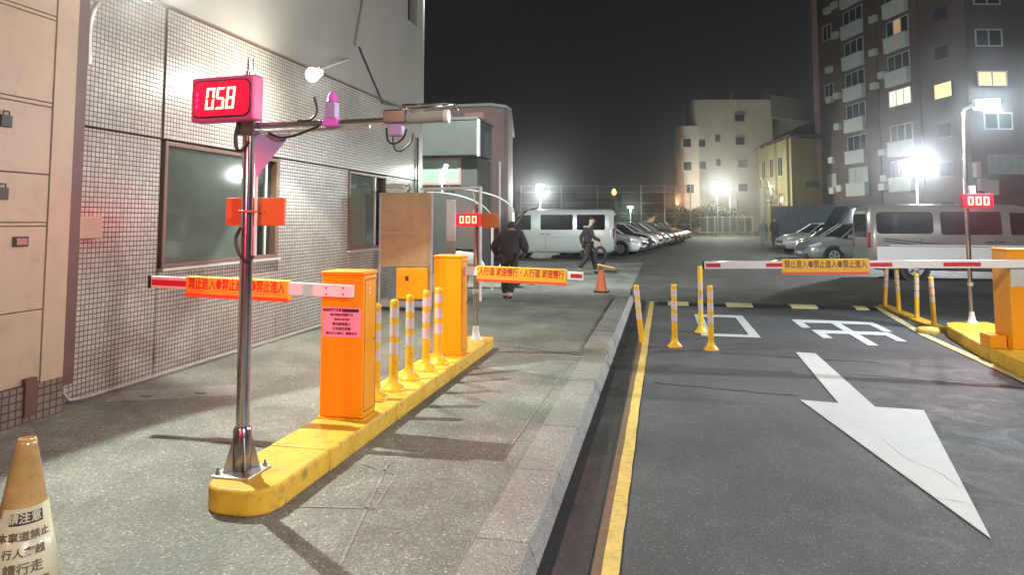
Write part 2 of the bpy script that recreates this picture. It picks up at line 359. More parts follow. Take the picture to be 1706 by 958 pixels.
# gutter strip, lines, markings
def flat(name, poly, z, m, th=.003):
    return struct(MB().prism(poly, z-th, z+.001).build(name, m))
flat('gutter', [(-.70, -6), (-.37, -6), (-.37, 14.95), (-.70, 14.95)], ZL+.004, 'asphalt_dark')
flat('worn_line', [(-.375, -6), (-.30, -6), (-.285, 14.8), (-.33, 14.8)], ZL+.008, 'line_brown')
def wob(pts_l, pts_r, name, m, z, n=60):
    L_, R_ = [], []
    for i in range(n+1):
        t = i/n
        def ip(pts):
            u = t*(len(pts)-1); j = min(int(u), len(pts)-2); u -= j
            return (pts[j][0]*(1-u)+pts[j+1][0]*u, pts[j][1]*(1-u)+pts[j+1][1]*u)
        a, b_ = ip(pts_l), ip(pts_r)
        L_.append((a[0]+random.uniform(-.004, .004), a[1])); R_.append((b_[0]+random.uniform(-.004, .004), b_[1]))
    v = [(x, y, z) for x, y in L_]+[(x, y, z) for x, y in R_]; nn = n+1
    return struct(MB().add(v, [(i, nn+i, nn+i+1, i+1) for i in range(n)]).build(name, m))
wob([(-.305, -2), (-.305, 6), (-.275, 14.8)], [(-.225, -2), (-.225, 6), (-.185, 14.8)], 'lane_line', 'line_yellow', ZL+.010)
wob([(3.52, 5.5), (3.64, 8.6), (3.68, 11.3), (4.0, 14.9)], [(3.62, 5.5), (3.76, 8.6), (3.79, 11.3), (4.13, 14.9)], 'lane_line', 'line_cream', ZL+.010)
# arrow
arrow = [(1.67, 4.22), (2.24, 6.88), (1.85, 6.90), (1.87, 9.48), (1.64, 9.51), (1.56, 6.97), (1.24, 7.02)]
flat('arrow_marking', arrow, ZL+.008, 'line_white')
# character marks: hollow square, and the branched sign rotated towards the oncoming driver
b = MB()
def bar(b, x0, x1, y0, y1): b.prism([(x0, y0), (x1, y0), (x1, y1), (x0, y1)], ZL+.004, ZL+.009)
bar(b, .54, 1.36, 12.66, 12.95); bar(b, .54, 1.36, 10.58, 10.80); bar(b, .54, .68, 10.80, 12.66); bar(b, 1.22, 1.36, 10.80, 12.66)
struct(b.build('character_marking', 'line_white'))
b = MB()
bar(b, 2.68, 2.82, 10.25, 12.62); bar(b, 2.12, 2.68, 12.30, 12.62); bar(b, 2.82, 3.38, 12.28, 12.60); bar(b, 2.12, 2.25, 11.72, 12.30); bar(b, 3.25, 3.38, 11.55, 12.28)
bar(b, 2.22, 2.68, 11.20, 11.50); bar(b, 2.82, 3.30, 11.18, 11.48); bar(b, 2.22, 2.35, 10.72, 11.20); bar(b, 3.17, 3.30, 10.68, 11.18)
struct(b.build('character_marking', 'line_white'))
# patches and cracks on lane
b = MB()
for (x0, y0, x1, y1) in ((2.0, 8.35, 3.55, 8.0), (-.1, 7.45, 1.25, 7.2), (.7, 9.3, 3.4, 8.95)):
    n = 14; vs = []
    for i in range(n+1):
        t = i/n; x = x0+(x1-x0)*t; yy = y0+(y1-y0)*t+random.uniform(-.02, .02); h_ = random.uniform(.006, .016)
        vs += [(x, yy-h_, ZL+.0045), (x, yy+h_, ZL+.0045)]
    b.add(vs, [(2*i, 2*i+2, 2*i+3, 2*i+1) for i in range(n)])
struct(b.build('road_crack', 'asphalt_dark'))
b = MB()
for pts in (((1.62, 5.9), (1.66, 5.45), (1.78, 5.2), (1.80, 4.95)), ((1.60, 4.75), (1.74, 4.70))):
    for p, q in zip(pts, pts[1:]):
        n_ = 5; pr_ = Vector(p)
        for i in range(1, n_+1):
            nx_ = Vector(p).lerp(Vector(q), i/n_)+Vector((random.uniform(-.008, .008), 0)); d = (nx_-pr_).normalized(); w_ = Vector((-d.y, d.x))*random.uniform(.0015, .004)
            b.add([(pr_.x+w_.x, pr_.y+w_.y, ZL+.0102), (nx_.x+w_.x, nx_.y+w_.y, ZL+.0102), (nx_.x-w_.x, nx_.y-w_.y, ZL+.0102), (pr_.x-w_.x, pr_.y-w_.y, ZL+.0102)], [(0, 1, 2, 3)]); pr_ = nx_
struct(b.build('paint_crack', 'line_crack'))
# tyre marks and a thin manhole on the lane, inspection slab by the wall
sl_ = struct(MB().prism([(-4.72, 5.18), (-3.78, 5.62), (-3.95, 6.0), (-4.86, 5.56)], -.01, .006).build('inspection_slab', 'granite', bevel=.004))
for (x, y_) in ((-4.5, 5.42), (-4.1, 5.62)): MB().box(x-.05, x+.05, y_-.015, y_+.015, .0065, .0085).build('slot', 'core', sl_)
mh = struct(MB().lathe([(.001, ZL+.006), (.20, ZL+.006), (.21, ZL+.003)], 28, (.35, 7.0)).build('manhole_cover', 'asphalt_dark')) if False else None
# sidewalk joints and utility covers (thin inlaid metal/mortar lines)
b = MB()
def joint(b, p, q, w_, z=.003):
    d = Vector((q[0]-p[0], q[1]-p[1])).normalized(); n_ = Vector((-d.y, d.x))*w_/2
    b.add([(p[0]+n_.x, p[1]+n_.y, z), (q[0]+n_.x, q[1]+n_.y, z), (q[0]-n_.x, q[1]-n_.y, z), (p[0]-n_.x, p[1]-n_.y, z)], [(0, 1, 2, 3)])
joint(b, (-3.1, 4.45), (-2.47, 4.38), .012)
joint(b, (-2.0, 8.55), (-.93, 8.12), .018); joint(b, (-2.2, 11.2), (-.95, 11.1), .015)
struct(b.build('pavement_joint', 'sidewalk_seam'))
b = MB()
joint(b, (-2.05, 3.55), (-1.55, 3.62), .018); joint(b, (-1.55, 3.62), (-1.62, 4.12), .018); joint(b, (-1.62, 4.12), (-2.0, 4.3), .014)
joint(b, (-1.45, 3.0), (-1.75, 4.3), .02); joint(b, (-1.05, 4.6), (-1.02, 8.1), .014)
struct(b.build('pavement_patch_edge', 'granite'))

# ================================================================ TILED BUILDING (left)
tb = thing('tiled_building', 'tall building with small square mosaic tiles and plain grey upper wall along the left sidewalk', 'building')
X0 = -5.03
core = MB()
core.box(-11, X0, 5.0, 14.0, 0, 1.07); core.box(-11, X0, 5.0, 6.14, 1.07, 2.40); core.box(-11, X0, 8.35, 10.45, 1.07, 2.40); core.box(-11, X0, 12.05, 14, 1.07, 2.40)
core.box(-11, X0, 5.0, 14.0, 2.40, 3.79); core.box(-11, -5.6, 5.0, 14, 1.07, 2.40)
core.build('wall_core', 'core', tb)
def panel(y0, y1, z0, z1, m='mosaic', x=-5.0): return MB().box(X0-.002, x, y0, y1, z0, z1).build('tile_panel', m, tb, bevel=.004, seg=1)
panel(5.015, 6.11, .0, 2.392); panel(5.015, 6.11, 2.408, 3.77); panel(6.14, 14, 2.408, 3.77)
panel(6.125, 8.35, .0, 1.065); panel(8.36, 10.44, .0, 2.392); panel(10.45, 12.05, .0, 1.065); panel(12.06, 14.0, .0, 2.392)
up = MB().box(-11, -4.985, 4.98, 14.0, 3.80, 5.65); up.box(-11, -4.985, 4.98, 13.0, 5.65, 7.3); up.box(-11, -4.985, 13.55, 14.0, 5.65, 7.3); up.box(-11, -4.985, 4.98, 14, 7.3, 14); up.box(-11, -5.2, 13.0, 13.55, 5.65, 7.3)
up.build('upper_wall', 'plaster', tb)
MB().box(-5.0, -4.96, 4.98, 14.02, 3.775, 3.80).build('string_course', 'frame_brown', tb)
MB().box(-5.19, -5.15, 13.02, 13.53, 5.67, 7.28).build('window', 'pane_dark', tb)
# reveal returns (the -y facing ends of the tiled building are hidden by panel wall)
def window(y0, y1, z0, z1, splits):
    wf = MB(); t = .045
    xo, xi = -4.985, -5.12
    wf.box(xi, xo, y0, y1, z0, z0+t); wf.box(xi, xo, y0, y1, z1-t, z1); wf.box(xi, xo, y0, y0+t, z0+t, z1-t); wf.box(xi, xo, y1-t*1.6, y1, z0+t, z1-t)
    w_ = wf.build('window_frame', 'frame_brown', tb, bevel=.004)
    prev = y0+t
    for yy, m, x in splits:
        MB().box(x-.012, x, prev+.002, yy-.02, z0+t+.002, z1-t-.002).build('pane', m, w_)
        if yy < y1-.1: MB().box(x-.02, x+.018, yy-.02, yy+.02, z0+t+.002, z1-t-.002).build('sash_bar', 'frame_alu', w_)
        prev = yy+.02
    MB().box(-5.10, -4.95, y0-.02, y1+.02, z0-.035, z0-.002).build('window_sill', 'frame_alu', w_, bevel=.005)
window(6.16, 8.34, 1.08, 2.385, [(7.62, 'glass_film', -5.02), (8.12, 'glass_dark', -5.06), (8.27, 'pane_dark', -5.06)])
window(10.46, 12.04, 1.08, 2.385, [(11.55, 'glass_film', -5.02), (11.97, 'glass_dark', -5.06)])
# pipe at the wall foot, downpipe, conduits
tag(MB().tube([(-4.93, 4.97, .42), (-4.93, 4.97, .12), (-4.92, 5.03, .045), (-4.92, 5.2, .03), (-4.92, 9.0, .03), (-4.92, 13.9, .03)], .014, 10).build('conduit', 'white_pipe'), 'thin pale conduit running along the foot of the tiled wall', 'pipe')
tag(MB().tube([(-4.97, 13.62, 3.3), (-4.97, 13.62, 1.9)], .022, 10).build('drain_pipe', 'black'), 'dark downpipe near the far corner of the tiled building', 'pipe')
def smooth_pts(P, k=5):
    P = [Vector(p) for p in P]; out = []
    for i in range(len(P)-1):
        a, b_, c_, d = P[max(i-1, 0)], P[i], P[i+1], P[min(i+2, len(P)-1)]
        for j in range(k):
            t = j/k; out.append(.5*((2*b_)+(c_-a)*t+(2*a-5*b_+4*c_-d)*t*t+(3*b_-a-3*c_+d)*t**3))
    return out+[P[-1]]
def wire(pts, r, m, nm, lb):
    if nm not in ('wall_cable', 'wall_conduit'): pts = smooth_pts(pts)
    return tag(MB().tube(pts, r, 6).build(nm, m), lb, 'cable')
wire([(-4.965, 10.7, 4.5), (-4.965, 11.74, 3.72), (-4.965, 13.3, 3.85), (-4.94, 13.6, 3.9)], .016, 'black', 'wall_cable', 'black cable sloping over the grey upper wall behind the wall lamp')
wire([(-4.965, 10.9, 5.6), (-4.965, 10.55, 4.5)], .03, 'plaster', 'wall_conduit', 'pale conduit rising above the wall lamp bracket')
wire([(-4.96, 5.12, 2.95), (-4.96, 5.12, 3.35), (-4.9, 5.14, 3.52), (-4.75, 5.2, 3.6), (-4.6, 5.2, 3.66)], .02, 'frame_alu', 'lamp_conduit', 'short grey conduit at the top left of the tiled wall running to the lamp above')
# small junction box on the tile wall
t = thing('junction_box', 'small blank peach junction box on the left edge of the mosaic wall', 'box', (-5, 5.19, 1.5))
MB().box(0, .06, -.14, .14, -.10, .10).build('cover', 'cladding', t, bevel=.01)
MB().box(0, .05, -.19, -.145, -.07, .08).build('hinge', 'brown_trim', t)

# ---- clad storefront with doors at the far left
cb = thing('clad_building', 'building faced with peach metal access panels at the far left edge', 'building')
XC = -4.85
MB().box(-10, XC-.012, -2.0, 4.9, 0, 9).build('wall', 'door_groove', cb)
MB().box(XC-.02, XC+.03, -2.0, 4.86, 0.0, .285).build('plinth', 'plinth_tile', cb)
MB().box(XC-.02, XC+.012, 4.663, 4.87, .285, 6).build('pilaster', 'cladding', cb)
MB().box(XC-.3, XC+.0, 4.87, 4.99, 0.2, 9).build('dark_trim', 'brown_trim', cb)
rows = [(.29, .853, 'p'), (.861, 1.515, 'k'), (1.521, 1.545, 's'), (1.551, 1.93, 'l'), (1.938, 2.48, 'l'), (2.486, 2.515, 's'), (2.521, 3.20, 'p'), (3.206, 3.235, 's'), (3.241, 4.2, 'p')]
for i, (z0, z1, kd) in enumerate(rows):
    for j, (y0, y1) in enumerate(((3.72, 4.655), (2.75, 3.712), (1.6, 2.742))):
        p = MB().box(XC-.02, XC+.006, y0, y1, z0, z1).build('access_panel', 'cladding', cb, bevel=.004, seg=1)
        if kd == 'l' and j == 0:
            zc = z1-.16
            q = MB().box(XC+.006, XC+.03, 4.20, 4.29, zc-.05, zc+.04); q.tube([(XC+.02, 4.22, zc+.04), (XC+.02, 4.22, zc+.07), (XC+.02, 4.27, zc+.07), (XC+.02, 4.27, zc+.04)], .006, 6)
            q.build('latch', 'black', p, bevel=.006)
        if kd == 'k' and j == 0:
            MB().box(XC+.006, XC+.02, 4.36, 4.49, 1.36, 1.44).build('lock_plate', 'black', p, bevel=.006)
            MB().box(XC+.02, XC+.026, 4.38, 4.47, 1.375, 1.425).build('lock_face', 'steel_dark', p)
            MB().tube([(XC+.006, 4.2, 1.41), (XC+.02, 4.2, 1.41)], .012, 8).build('screw', 'steel', p)
tag(MB().box(XC-.02, XC+.05, 4.50, 4.60, .05, .34).build('cover_strip', 'brown_trim'), 'brown cover strip where the peach panels meet the mosaic wall', 'trim')

# ---- lamps on the wall
def flood(name, label, loc, aim, bulb, arm_from, power, col, angle=150, blend=.6, r=.06):
    t = thing(name, label, 'lamp')
    d = (Vector(aim)-Vector(loc)).normalized(); q = d.to_track_quat('-Z', 'Y').to_matrix().to_4x4(); mtx = Matrix.Translation(loc) @ q
    b = MB().box(-.16, .16, -.07, .07, .01, .07); b.box(-.13, .13, -.05, .05, .07, .10)
    o = b.build('lamp_head', 'steel_dark', t, bevel=.01); o.matrix_local = mtx
    l = MB().prism(rrect(0, 0, .2*r/.06, .085*r/.06, .03), -.004, .006).build('lens', bulb, o)
    MB().tube([arm_from, (Vector(arm_from)+Vector(loc))/2+Vector((0, 0, .05)), Vector(loc)-d*.08], .022, 8).build('bracket', 'galv', t)
    lo = lamp(name+'_light', 'SPOT', Vector(loc)+d*.02, power, col, aim, angle, blend, .03); 
    return t
flood('wall_flood_lamp', 'floodlight on a bracket above the left end of the mosaic wall', (-4.40, 5.08, 3.74), (0, 3.8, .84), 'bulb', (-4.97, 5.2, 3.70), 1200, GREENW, 98, .12, r=.06)
lamp('wall_flood_spill', 'POINT', (-4.0, 5.25, 3.98), 14, (1, .98, .86), None, radius=.08)
flood('wall_street_lamp', 'bright wall lamp burning in front of the grey upper wall', (-4.20, 7.82, 3.36), (-3.3, 8.6, 0), 'bulb', (-4.97, 10.3, 4.2), 620, (.95, 1, .86), 98, .15, r=.075)
wl_ = [o for o in bpy.data.objects if o.name == 'wall_street_lamp'][0]
MB().lathe([(.001, -.085), (.05, -.07), (.08, -.03), (.085, 0), (.08, .03), (.05, .07), (.001, .085)], 16).build('globe', 'bulb', wl_).location = (-4.20, 7.72, 3.37)
lamp('wall_street_lamp_spill', 'POINT', (-4.08, 7.55, 3.30), 150, (1, .98, .86), None, radius=.08)

# ================================================================ LEFT ISLAND
isl = thing('traffic_island', 'long low yellow island with rounded near end on the sidewalk', 'traffic island', (-2.25, 0, 0))
def stad(w_, y0, y1, n=10, front=True):
    p = []
    r = .16
    for k in range(n+1):
        a = PI+PI/2*k/n; p.append((-w_/2+r+r*math.cos(a), y0+r+r*math.sin(a)))
    for k in range(n+1):
        a = 1.5*PI+PI/2*k/n; p.append((w_/2-r+r*math.cos(a), y0+r+r*math.sin(a)))
    p += [(w_/2, y1), (-w_/2, y1)]
    return p
MB().prism(stad(.42, 3.36, 4.07), 0, .14).build('island_block', 'yellow_island', isl, bevel=.02, seg=3)
for a, b_ in ((4.075, 5.18), (5.185, 6.75), (6.755, 8.36)):
    MB().prism([(-.21, a), (.21, a), (.21+.0, b_), (-.21, b_)], 0, .14).build('island_block', 'yellow_island', isl, bevel=.014, seg=2)

# ---- pole with display, camera boom
ps = thing('gantry_pole', 'steel pole with finned foot on the near end of the yellow island', 'pole', (-2.345, 3.60, .14))
ps.rotation_euler = (0, -.006, 0)
b = MB().tube([(0, 0, 0.01), (0, 0, 2.20)], .036, 24); b.tube([(.0, 0, 2.20), (0, 0, 2.30)], .028, 16); b.build('shaft', 'steel', ps)
MB().tube([(0.0, .0, 2.28), (0.0, 0, 2.38)], .018, 12).build('finial', 'steel', ps)
MB().tube([(.048, .01, 1.22), (.048, .01, 1.95)], .009, 10).build('conduit', 'white_paint', ps)
MB().box(-.115, .115, -.115, .115, 0.001, .014).build('base_plate', 'galv', ps, bevel=.003)
for k in range(4):
    f = MB().xzprism([(.03, .014), (.10, .014), (.094, .04), (.05, .20), (.03, .21)], -.005, .005).build('fin', 'steel_dark', ps, bevel=.002)
    f.rotation_euler = (0, 0, PI/4+PI/2*k)
    bo = MB(); sx_, sy_ = ((1, 1), (-1, 1), (-1, -1), (1, -1))[k]
    bo.tube([(sx_*.09, sy_*.09, .014), (sx_*.09, sy_*.09, .045)], .007, 8); bo.tube([(sx_*.09, sy_*.09, .014), (sx_*.09, sy_*.09, .026)], .013, 6); bo.build('bolt', 'steel_dark', ps)
MB().lathe([(.037, .0), (.05, .02), (.05, .24), (.037, .26)], 20).build('foot_sleeve', 'steel_dark', ps)
# beam, gusset are parts of pole
bm_ = MB().tube([(.03, .0, 1.975), (.55, .0, 1.975), (.99, .0, 1.975)], .019, 16).build('boom', 'steel', ps)
MB().tube([(.03, .02, 1.94), (.5, .02, 1.945), (.75, .02, 1.95)], .011, 8).build('boom_conduit', 'galv', ps)
MB().xzprism([(.04, 1.925), (.27, 1.925), (.17, 1.81), (.05, 1.67)], .0, .008).build('gusset', 'purple', ps, bevel=.002)
MB().box(-.06, .06, -.045, .045, 1.92, 2.03).build('boom_clamp', 'steel_dark', ps, bevel=.008)
wire([(-2.390, 3.55, 2.140), (-2.410, 3.55, 2.050), (-2.400, 3.55, 1.980), (-2.370, 3.55, 1.970), (-2.330, 3.56, 2.020)], .011, 'black', 'display_cable', 'black cable looping from the red number display down to its pole')
wire([(-2.360, 3.55, 1.520), (-2.390, 3.55, 1.460), (-2.370, 3.55, 1.380), (-2.320, 3.55, 1.330), (-2.280, 3.56, 1.360)], .009, 'black', 'pole_cable', 'black cable loop entering the pole below the orange plate')
wire([(-2.220, 3.585, 2.070), (-2.140, 3.57, 2.040), (-2.040, 3.57, 2.050), (-1.900, 3.58, 2.100)], .008, 'black', 'boom_cable', 'black cable sagging below the boom beside the pole')
wire([(-1.940, 3.59, 2.270), (-1.920, 3.59, 2.190), (-1.960, 3.59, 2.140), (-2.040, 3.59, 2.135)], .007, 'black', 'sensor_cable', 'thin black cable bending down to the boom beside the magenta sensor')
wire([(-1.500, 3.6, 2.080), (-1.490, 3.6, 2.010), (-1.450, 3.6, 1.990), (-1.400, 3.6, 2.020), (-1.380, 3.6, 2.070)], .006, 'black', 'camera_cable', 'black cable hanging in a loop below the boom camera')
wire([(-1.470, 3.62, 2.070), (-1.460, 3.62, 1.970), (-1.420, 3.62, 1.950), (-1.360, 3.62, 2.000), (-1.350, 3.62, 2.050)], .005, 'black', 'camera_cable', 'thinner lower cable loop dangling under the boom camera')
# display
ds = thing('number_display', 'red lit LED display showing 058 on top of the near pole', 'display', (-2.455, 3.52, 2.262), math.radians(-5))
MB().box(-.215, .215, -.04, .05, -.13, .13).build('housing', 'glow_tinted_bezel', ds, bevel=.012, seg=3)
MB().xzprism(rrect(0, 0, .395, .215, .045), -.048, -.0405).build('bezel_ring', 'black', ds)
pn = MB().xzprism(rrect(0, 0, .38, .20, .04), -.0505, -.0485).build('led_panel', 'led_red', ds)
for z in (.03, -.005, -.04): MB().xzprism([(-.163+.012*math.cos(a*PI/5), z+.012*math.sin(a*PI/5)) for a in range(10)], -.053, -.0508).build('led_dot', 'led_spot', pn)
SEG = {'0': 'abcdef', '5': 'afgcd', '8': 'abcdefg'}
def digit(ch, cx, w_=.056, h_=.125, t_=.0125):
    sh = .10
    def P(x, z): return (cx+x+z*sh, z)
    a = {'a': [(-w_/2, h_/2), (w_/2, h_/2), (w_/2-t_, h_/2-t_), (-w_/2+t_, h_/2-t_)], 'd': [(-w_/2, -h_/2), (w_/2, -h_/2), (w_/2-t_, -h_/2+t_), (-w_/2+t_, -h_/2+t_)],
         'g': [(-w_/2+.004, 0), (-w_/2+t_, t_/2), (w_/2-t_, t_/2), (w_/2-.004, 0), (w_/2-t_, -t_/2), (-w_/2+t_, -t_/2)],
         'f': [(-w_/2, h_/2-.002), (-w_/2+t_, h_/2-t_-.002), (-w_/2+t_, t_/2+.002), (-w_/2, .003)], 'b': [(w_/2, h_/2-.002), (w_/2-t_, h_/2-t_-.002), (w_/2-t_, t_/2+.002), (w_/2, .003)],
         'e': [(-w_/2, -h_/2+.002), (-w_/2+t_, -h_/2+t_+.002), (-w_/2+t_, -t_/2-.002), (-w_/2, -.003)], 'c': [(w_/2, -h_/2+.002), (w_/2-t_, -h_/2+t_+.002), (w_/2-t_, -t_/2-.002), (w_/2, -.003)]}
    b = MB()
    for s_ in SEG[ch]: b.xzprism([P(*q) for q in a[s_]], -.054, -.0508)
    b.build('digit', 'led_digit', pn)
digit('0', -.072); digit('5', -.002); digit('8', .068)
# orange plate
op = thing('orange_sign_back', 'orange rectangular plate clamped behind the near pole', 'sign', (-2.345, 3.66, 1.615))
MB().xzprism(rrect(.0, 0, .385, .165, .018), 0, .02).build('plate', 'plate_orange', op, bevel=.003)
MB().tube([(-.045, 0, .0), (-.045, -.09, 0), (-.03, -.105, 0), (.03, -.105, 0), (.045, -.09, 0), (.045, 0, 0)], .007, 8).build('clamp', 'plate_orange', op)
for x in (-.06, .06): MB().tube([(x, -.012, 0), (x, 0, 0)], .012, 8).build('bolt', 'plate_orange', op)
# sensor on boom
sn = thing('boom_sensor', 'small magenta domed sensor standing on the boom', 'sensor', (-1.83, 3.60, 2.145))
MB().box(-.032, .028, -.03, .03, 0, .095).build('body', 'purple', sn, bevel=.004)
MB().lathe([(.0, .155), (.012, .152), (.024, .138), (.030, .118), (.032, .096), (.036, .094)], 16).build('dome', 'magenta', sn)
MB().box(-.045, .045, -.035, .035, -.05, -.0).build('clamp', 'magenta', sn, bevel=.006)
# camera
cm = thing('surveillance_camera', 'tubular camera under a metal bracket at the boom end', 'camera', (-1.29, 3.60, 2.13))
MB().tube([(-.16, 0, -.0), (.13, 0, .004)], .033, 20).build('camera_tube', 'white_pipe', cm)
MB().tube([(.13, 0, .004), (.155, 0, .004)], .038, 20).build('end_cap', 'white_paint', cm)
b = MB(); 
b.tube([(-.10, -.03, .045), (.12, -.03, .055), (.16, .06, .085), (-.14, .06, .085), (-.10, -.03, .045)], .008, 8)
b.build('shade_frame', 'steel', cm)
b = MB(); b.tube([(.155, 0, .05), (.18, 0, .07), (.20, 0, .02)], .004, 6); b.tube([(.16, 0.02, .06), (.19, .02, .075), (.215, .02, .01)], .004, 6); b.build('bird_spike', 'steel', cm)
MB().box(-.22, -.08, -.035, .035, -.03, .05).build('mount', 'steel_dark', cm, bevel=.01)
MB().box(-.19, -.11, -.03, .03, -.10, -.03).build('junction', 'purple', cm, bevel=.01)

# ---- barrier gates
def barrier(name, label, loc, w_, d_, h_, arm, slot=False, box_m='amber_box', rz=0):
    t = thing(name, label, 'barrier', loc, rz)
    b = MB().box(0, w_, 0, d_, .012, h_-.03); cab = b.build('cabinet', box_m, t, bevel=.014, seg=3)
    MB().box(-.006, w_+.006, -.006, d_+.006, h_-.03, h_).build('lid', box_m, t, bevel=.01, seg=3)
    MB().box(-.015, w_+.015, -.015, d_+.015, .0, .012).build('base_flange', 'yellow', t)
    for z in (h_*.25, h_*.75): MB().box(w_, w_+.004, .02, .03, z-.02, z+.02).build('hinge', 'yellow', t)
    for (y0, y1, z0, z1) in ((.02, d_-.02, .055, .060), (.02, d_-.02, h_-.065, h_-.060), (.018, .023, .055, h_-.06), (d_-.023, d_-.018, .055, h_-.06)):
        MB().box(w_, w_+.0012, y0, y1, z0, z1).build('door_seam', 'core', t)
    MB().tube([(w_, d_-.05, h_*.52), (w_+.006, d_-.05, h_*.52)], .011, 12).build('lock', 'steel', t)
    if slot:
        for i in range(3): MB().tube([(w_+.0, d_*.42, h_-.10-i*.03), (w_+.006, d_*.42, h_-.10-i*.03)], .008, 8).build('indicator', 'white_paint', t)
    return t
b1 = barrier('barrier_gate', 'orange barrier cabinet nearest the camera, notice coloured as red-lit on its front', (-2.44, 4.68, .14), .335, .235, 1.055, None, True)
MB().xzprism([(.02, .585), (.315, .585), (.315, .795), (.02, .795)], -.004, -.001).build('notice', 'light_tinted_paper', b1)
nb = b1.children[-1]
MB().box(.17, .30, -.0055, -.0042, .762, .785).build('header_bar', 'ink_black', nb)
for i, (s_, sz) in enumerate((('敬請來賓注意', .024), ('請勿逗留於柵欄下方', .02), ('機車及自行車', .02), ('請勿跟車進入', .024), ('以免發生危險', .024), ('禁止行人通行、謝謝合作', .022))):
    text(s_, sz, 'ink_black', 'notice_line', nb, (.095 if i == 0 else .168, -.006, .774-i*.033), bold=.0004)
ARM = {}
def arm_thing(name, label, y, x_tip, x_end, z_tip, z_end, h_, reds, sleeve, txt, tipcap=True, inkc='ink_red', parent=None, sl_h=.14):
    """boom built along x; sits as parts of its barrier"""
    L_ = x_end-x_tip; sl = (z_end-z_tip)/L_; th = .022
    def zz(x): return z_tip+(x-x_tip)*sl
    def slab(x0, x1, dz0, dz1, y0, y1): 
        b = MB(); b.add([(x0, y0, zz(x0)+dz0), (x1, y0, zz(x1)+dz0), (x1, y1, zz(x1)+dz0), (x0, y1, zz(x0)+dz0), (x0, y0, zz(x0)+dz1), (x1, y0, zz(x1)+dz1), (x1, y1, zz(x1)+dz1), (x0, y1, zz(x0)+dz1)],
              [(0, 3, 2, 1), (4, 5, 6, 7), (0, 1, 5, 4), (1, 2, 6, 5), (2, 3, 7, 6), (3, 0, 4, 7)]); return b
    a = slab(x_tip, x_end, -h_/2, h_/2, y-th, y+th).build('boom_arm', 'arm_white', parent, bevel=.004)
    for (r0, r1) in reds: slab(r0, r1, -h_*.28, h_*.22, y-th-.0016, y-th-.0004).build('red_reflector', 'arm_red', a)
    if tipcap:
        sgn = -1 if x_tip < x_end else 1
        slab(min(x_tip, x_tip+sgn*.025), max(x_tip, x_tip+sgn*.025), -h_/2-.004, h_/2+.004, y-th-.004, y+th+.004).build('end_cap', 'black', a)
    s0, s1 = sleeve
    sv = slab(s0, s1, -sl_h*.62, sl_h*.40, y-th-.010, y+th+.010).build('sleeve', 'sleeve', parent, bevel=.008)
    slab(s0+.003, s1-.003, -sl_h*.62-.010, -sl_h*.50, y-th-.0135, y+th+.0135).build('sleeve_hem', 'sleeve_edge', sv)
    slab(s0+.01, s1-.01, -sl_h*.36, -sl_h*.345, y-th-.0112, y-th-.0104).build('sleeve_crease', 'sleeve_edge', sv)
    xm = (s0+s1)/2
    tx = text(txt, .094 if sl_h < .17 else .108, inkc, 'sleeve_lettering', sv, (xm, y-th-.0112, zz(xm)+.0), rot=(PI/2, -math.atan(sl), 0), bold=.0018)
    wd = tx.dimensions.x; tx.scale.x = (s1-s0-.05)/max(wd, .01)
    return a, sv
L_ = b1.location
arm_thing('', '', -.035, -3.83-L_.x, -2.17-L_.x, 1.095-.14, 1.055-.14, .088, [(-3.82-L_.x, -3.5-L_.x)], (-3.52-L_.x, -2.67-L_.x), '禁止進入●禁止進入●禁止進入', parent=b1)
for x in (.07, .20):
    for z in (.895, .94): MB().tube([(x, -.062, z), (x, -.057, z)], .006, 8).build('screw', 'steel_dark', b1)
b2 = barrier('barrier_gate', 'amber barrier cabinet at the far end of the left island behind the bollards', (-2.375, 7.03, .14), .31, .24, 1.055, None)
L_ = b2.location
arm_thing('', '', .12, -.80-L_.x, -2.06-L_.x, .965-.14+.03, 1.03-.14, .085, [(-.93-L_.x, -.81-L_.x)], (-1.93-L_.x, -.97-L_.x), '人行道 減速慢行・人行道 減速慢行', tipcap=False, parent=b2, sl_h=.15)
# right-hand barrier
b3 = barrier('barrier_gate', 'orange barrier cabinet on the right-hand island at the frame edge', (4.01, 9.30, .04), .36, .45, 1.19, None)
L_ = b3.location
arm_thing('', '', -.06, .52-L_.x, 4.22-L_.x, .995-.04, 1.06-.04, .095, [(.54-L_.x, .72-L_.x), (1.27-L_.x, 1.47-L_.x), (2.47-L_.x, 2.72-L_.x), (3.28-L_.x, 3.68-L_.x)], (1.46-L_.x, 2.46-L_.x), '禁止進入●禁止進入●禁止進入', inkc='ink_brown', parent=b3, sl_h=.175)
MB().box(.0, .30, -.02, -.002, .74, 1.02).build('arm_hub', 'galv', b3, bevel=.008)
MB().box(-.19, -.01, .12, .40, .0, .15).build('sensor_box', 'amber_box', b3, bevel=.008)

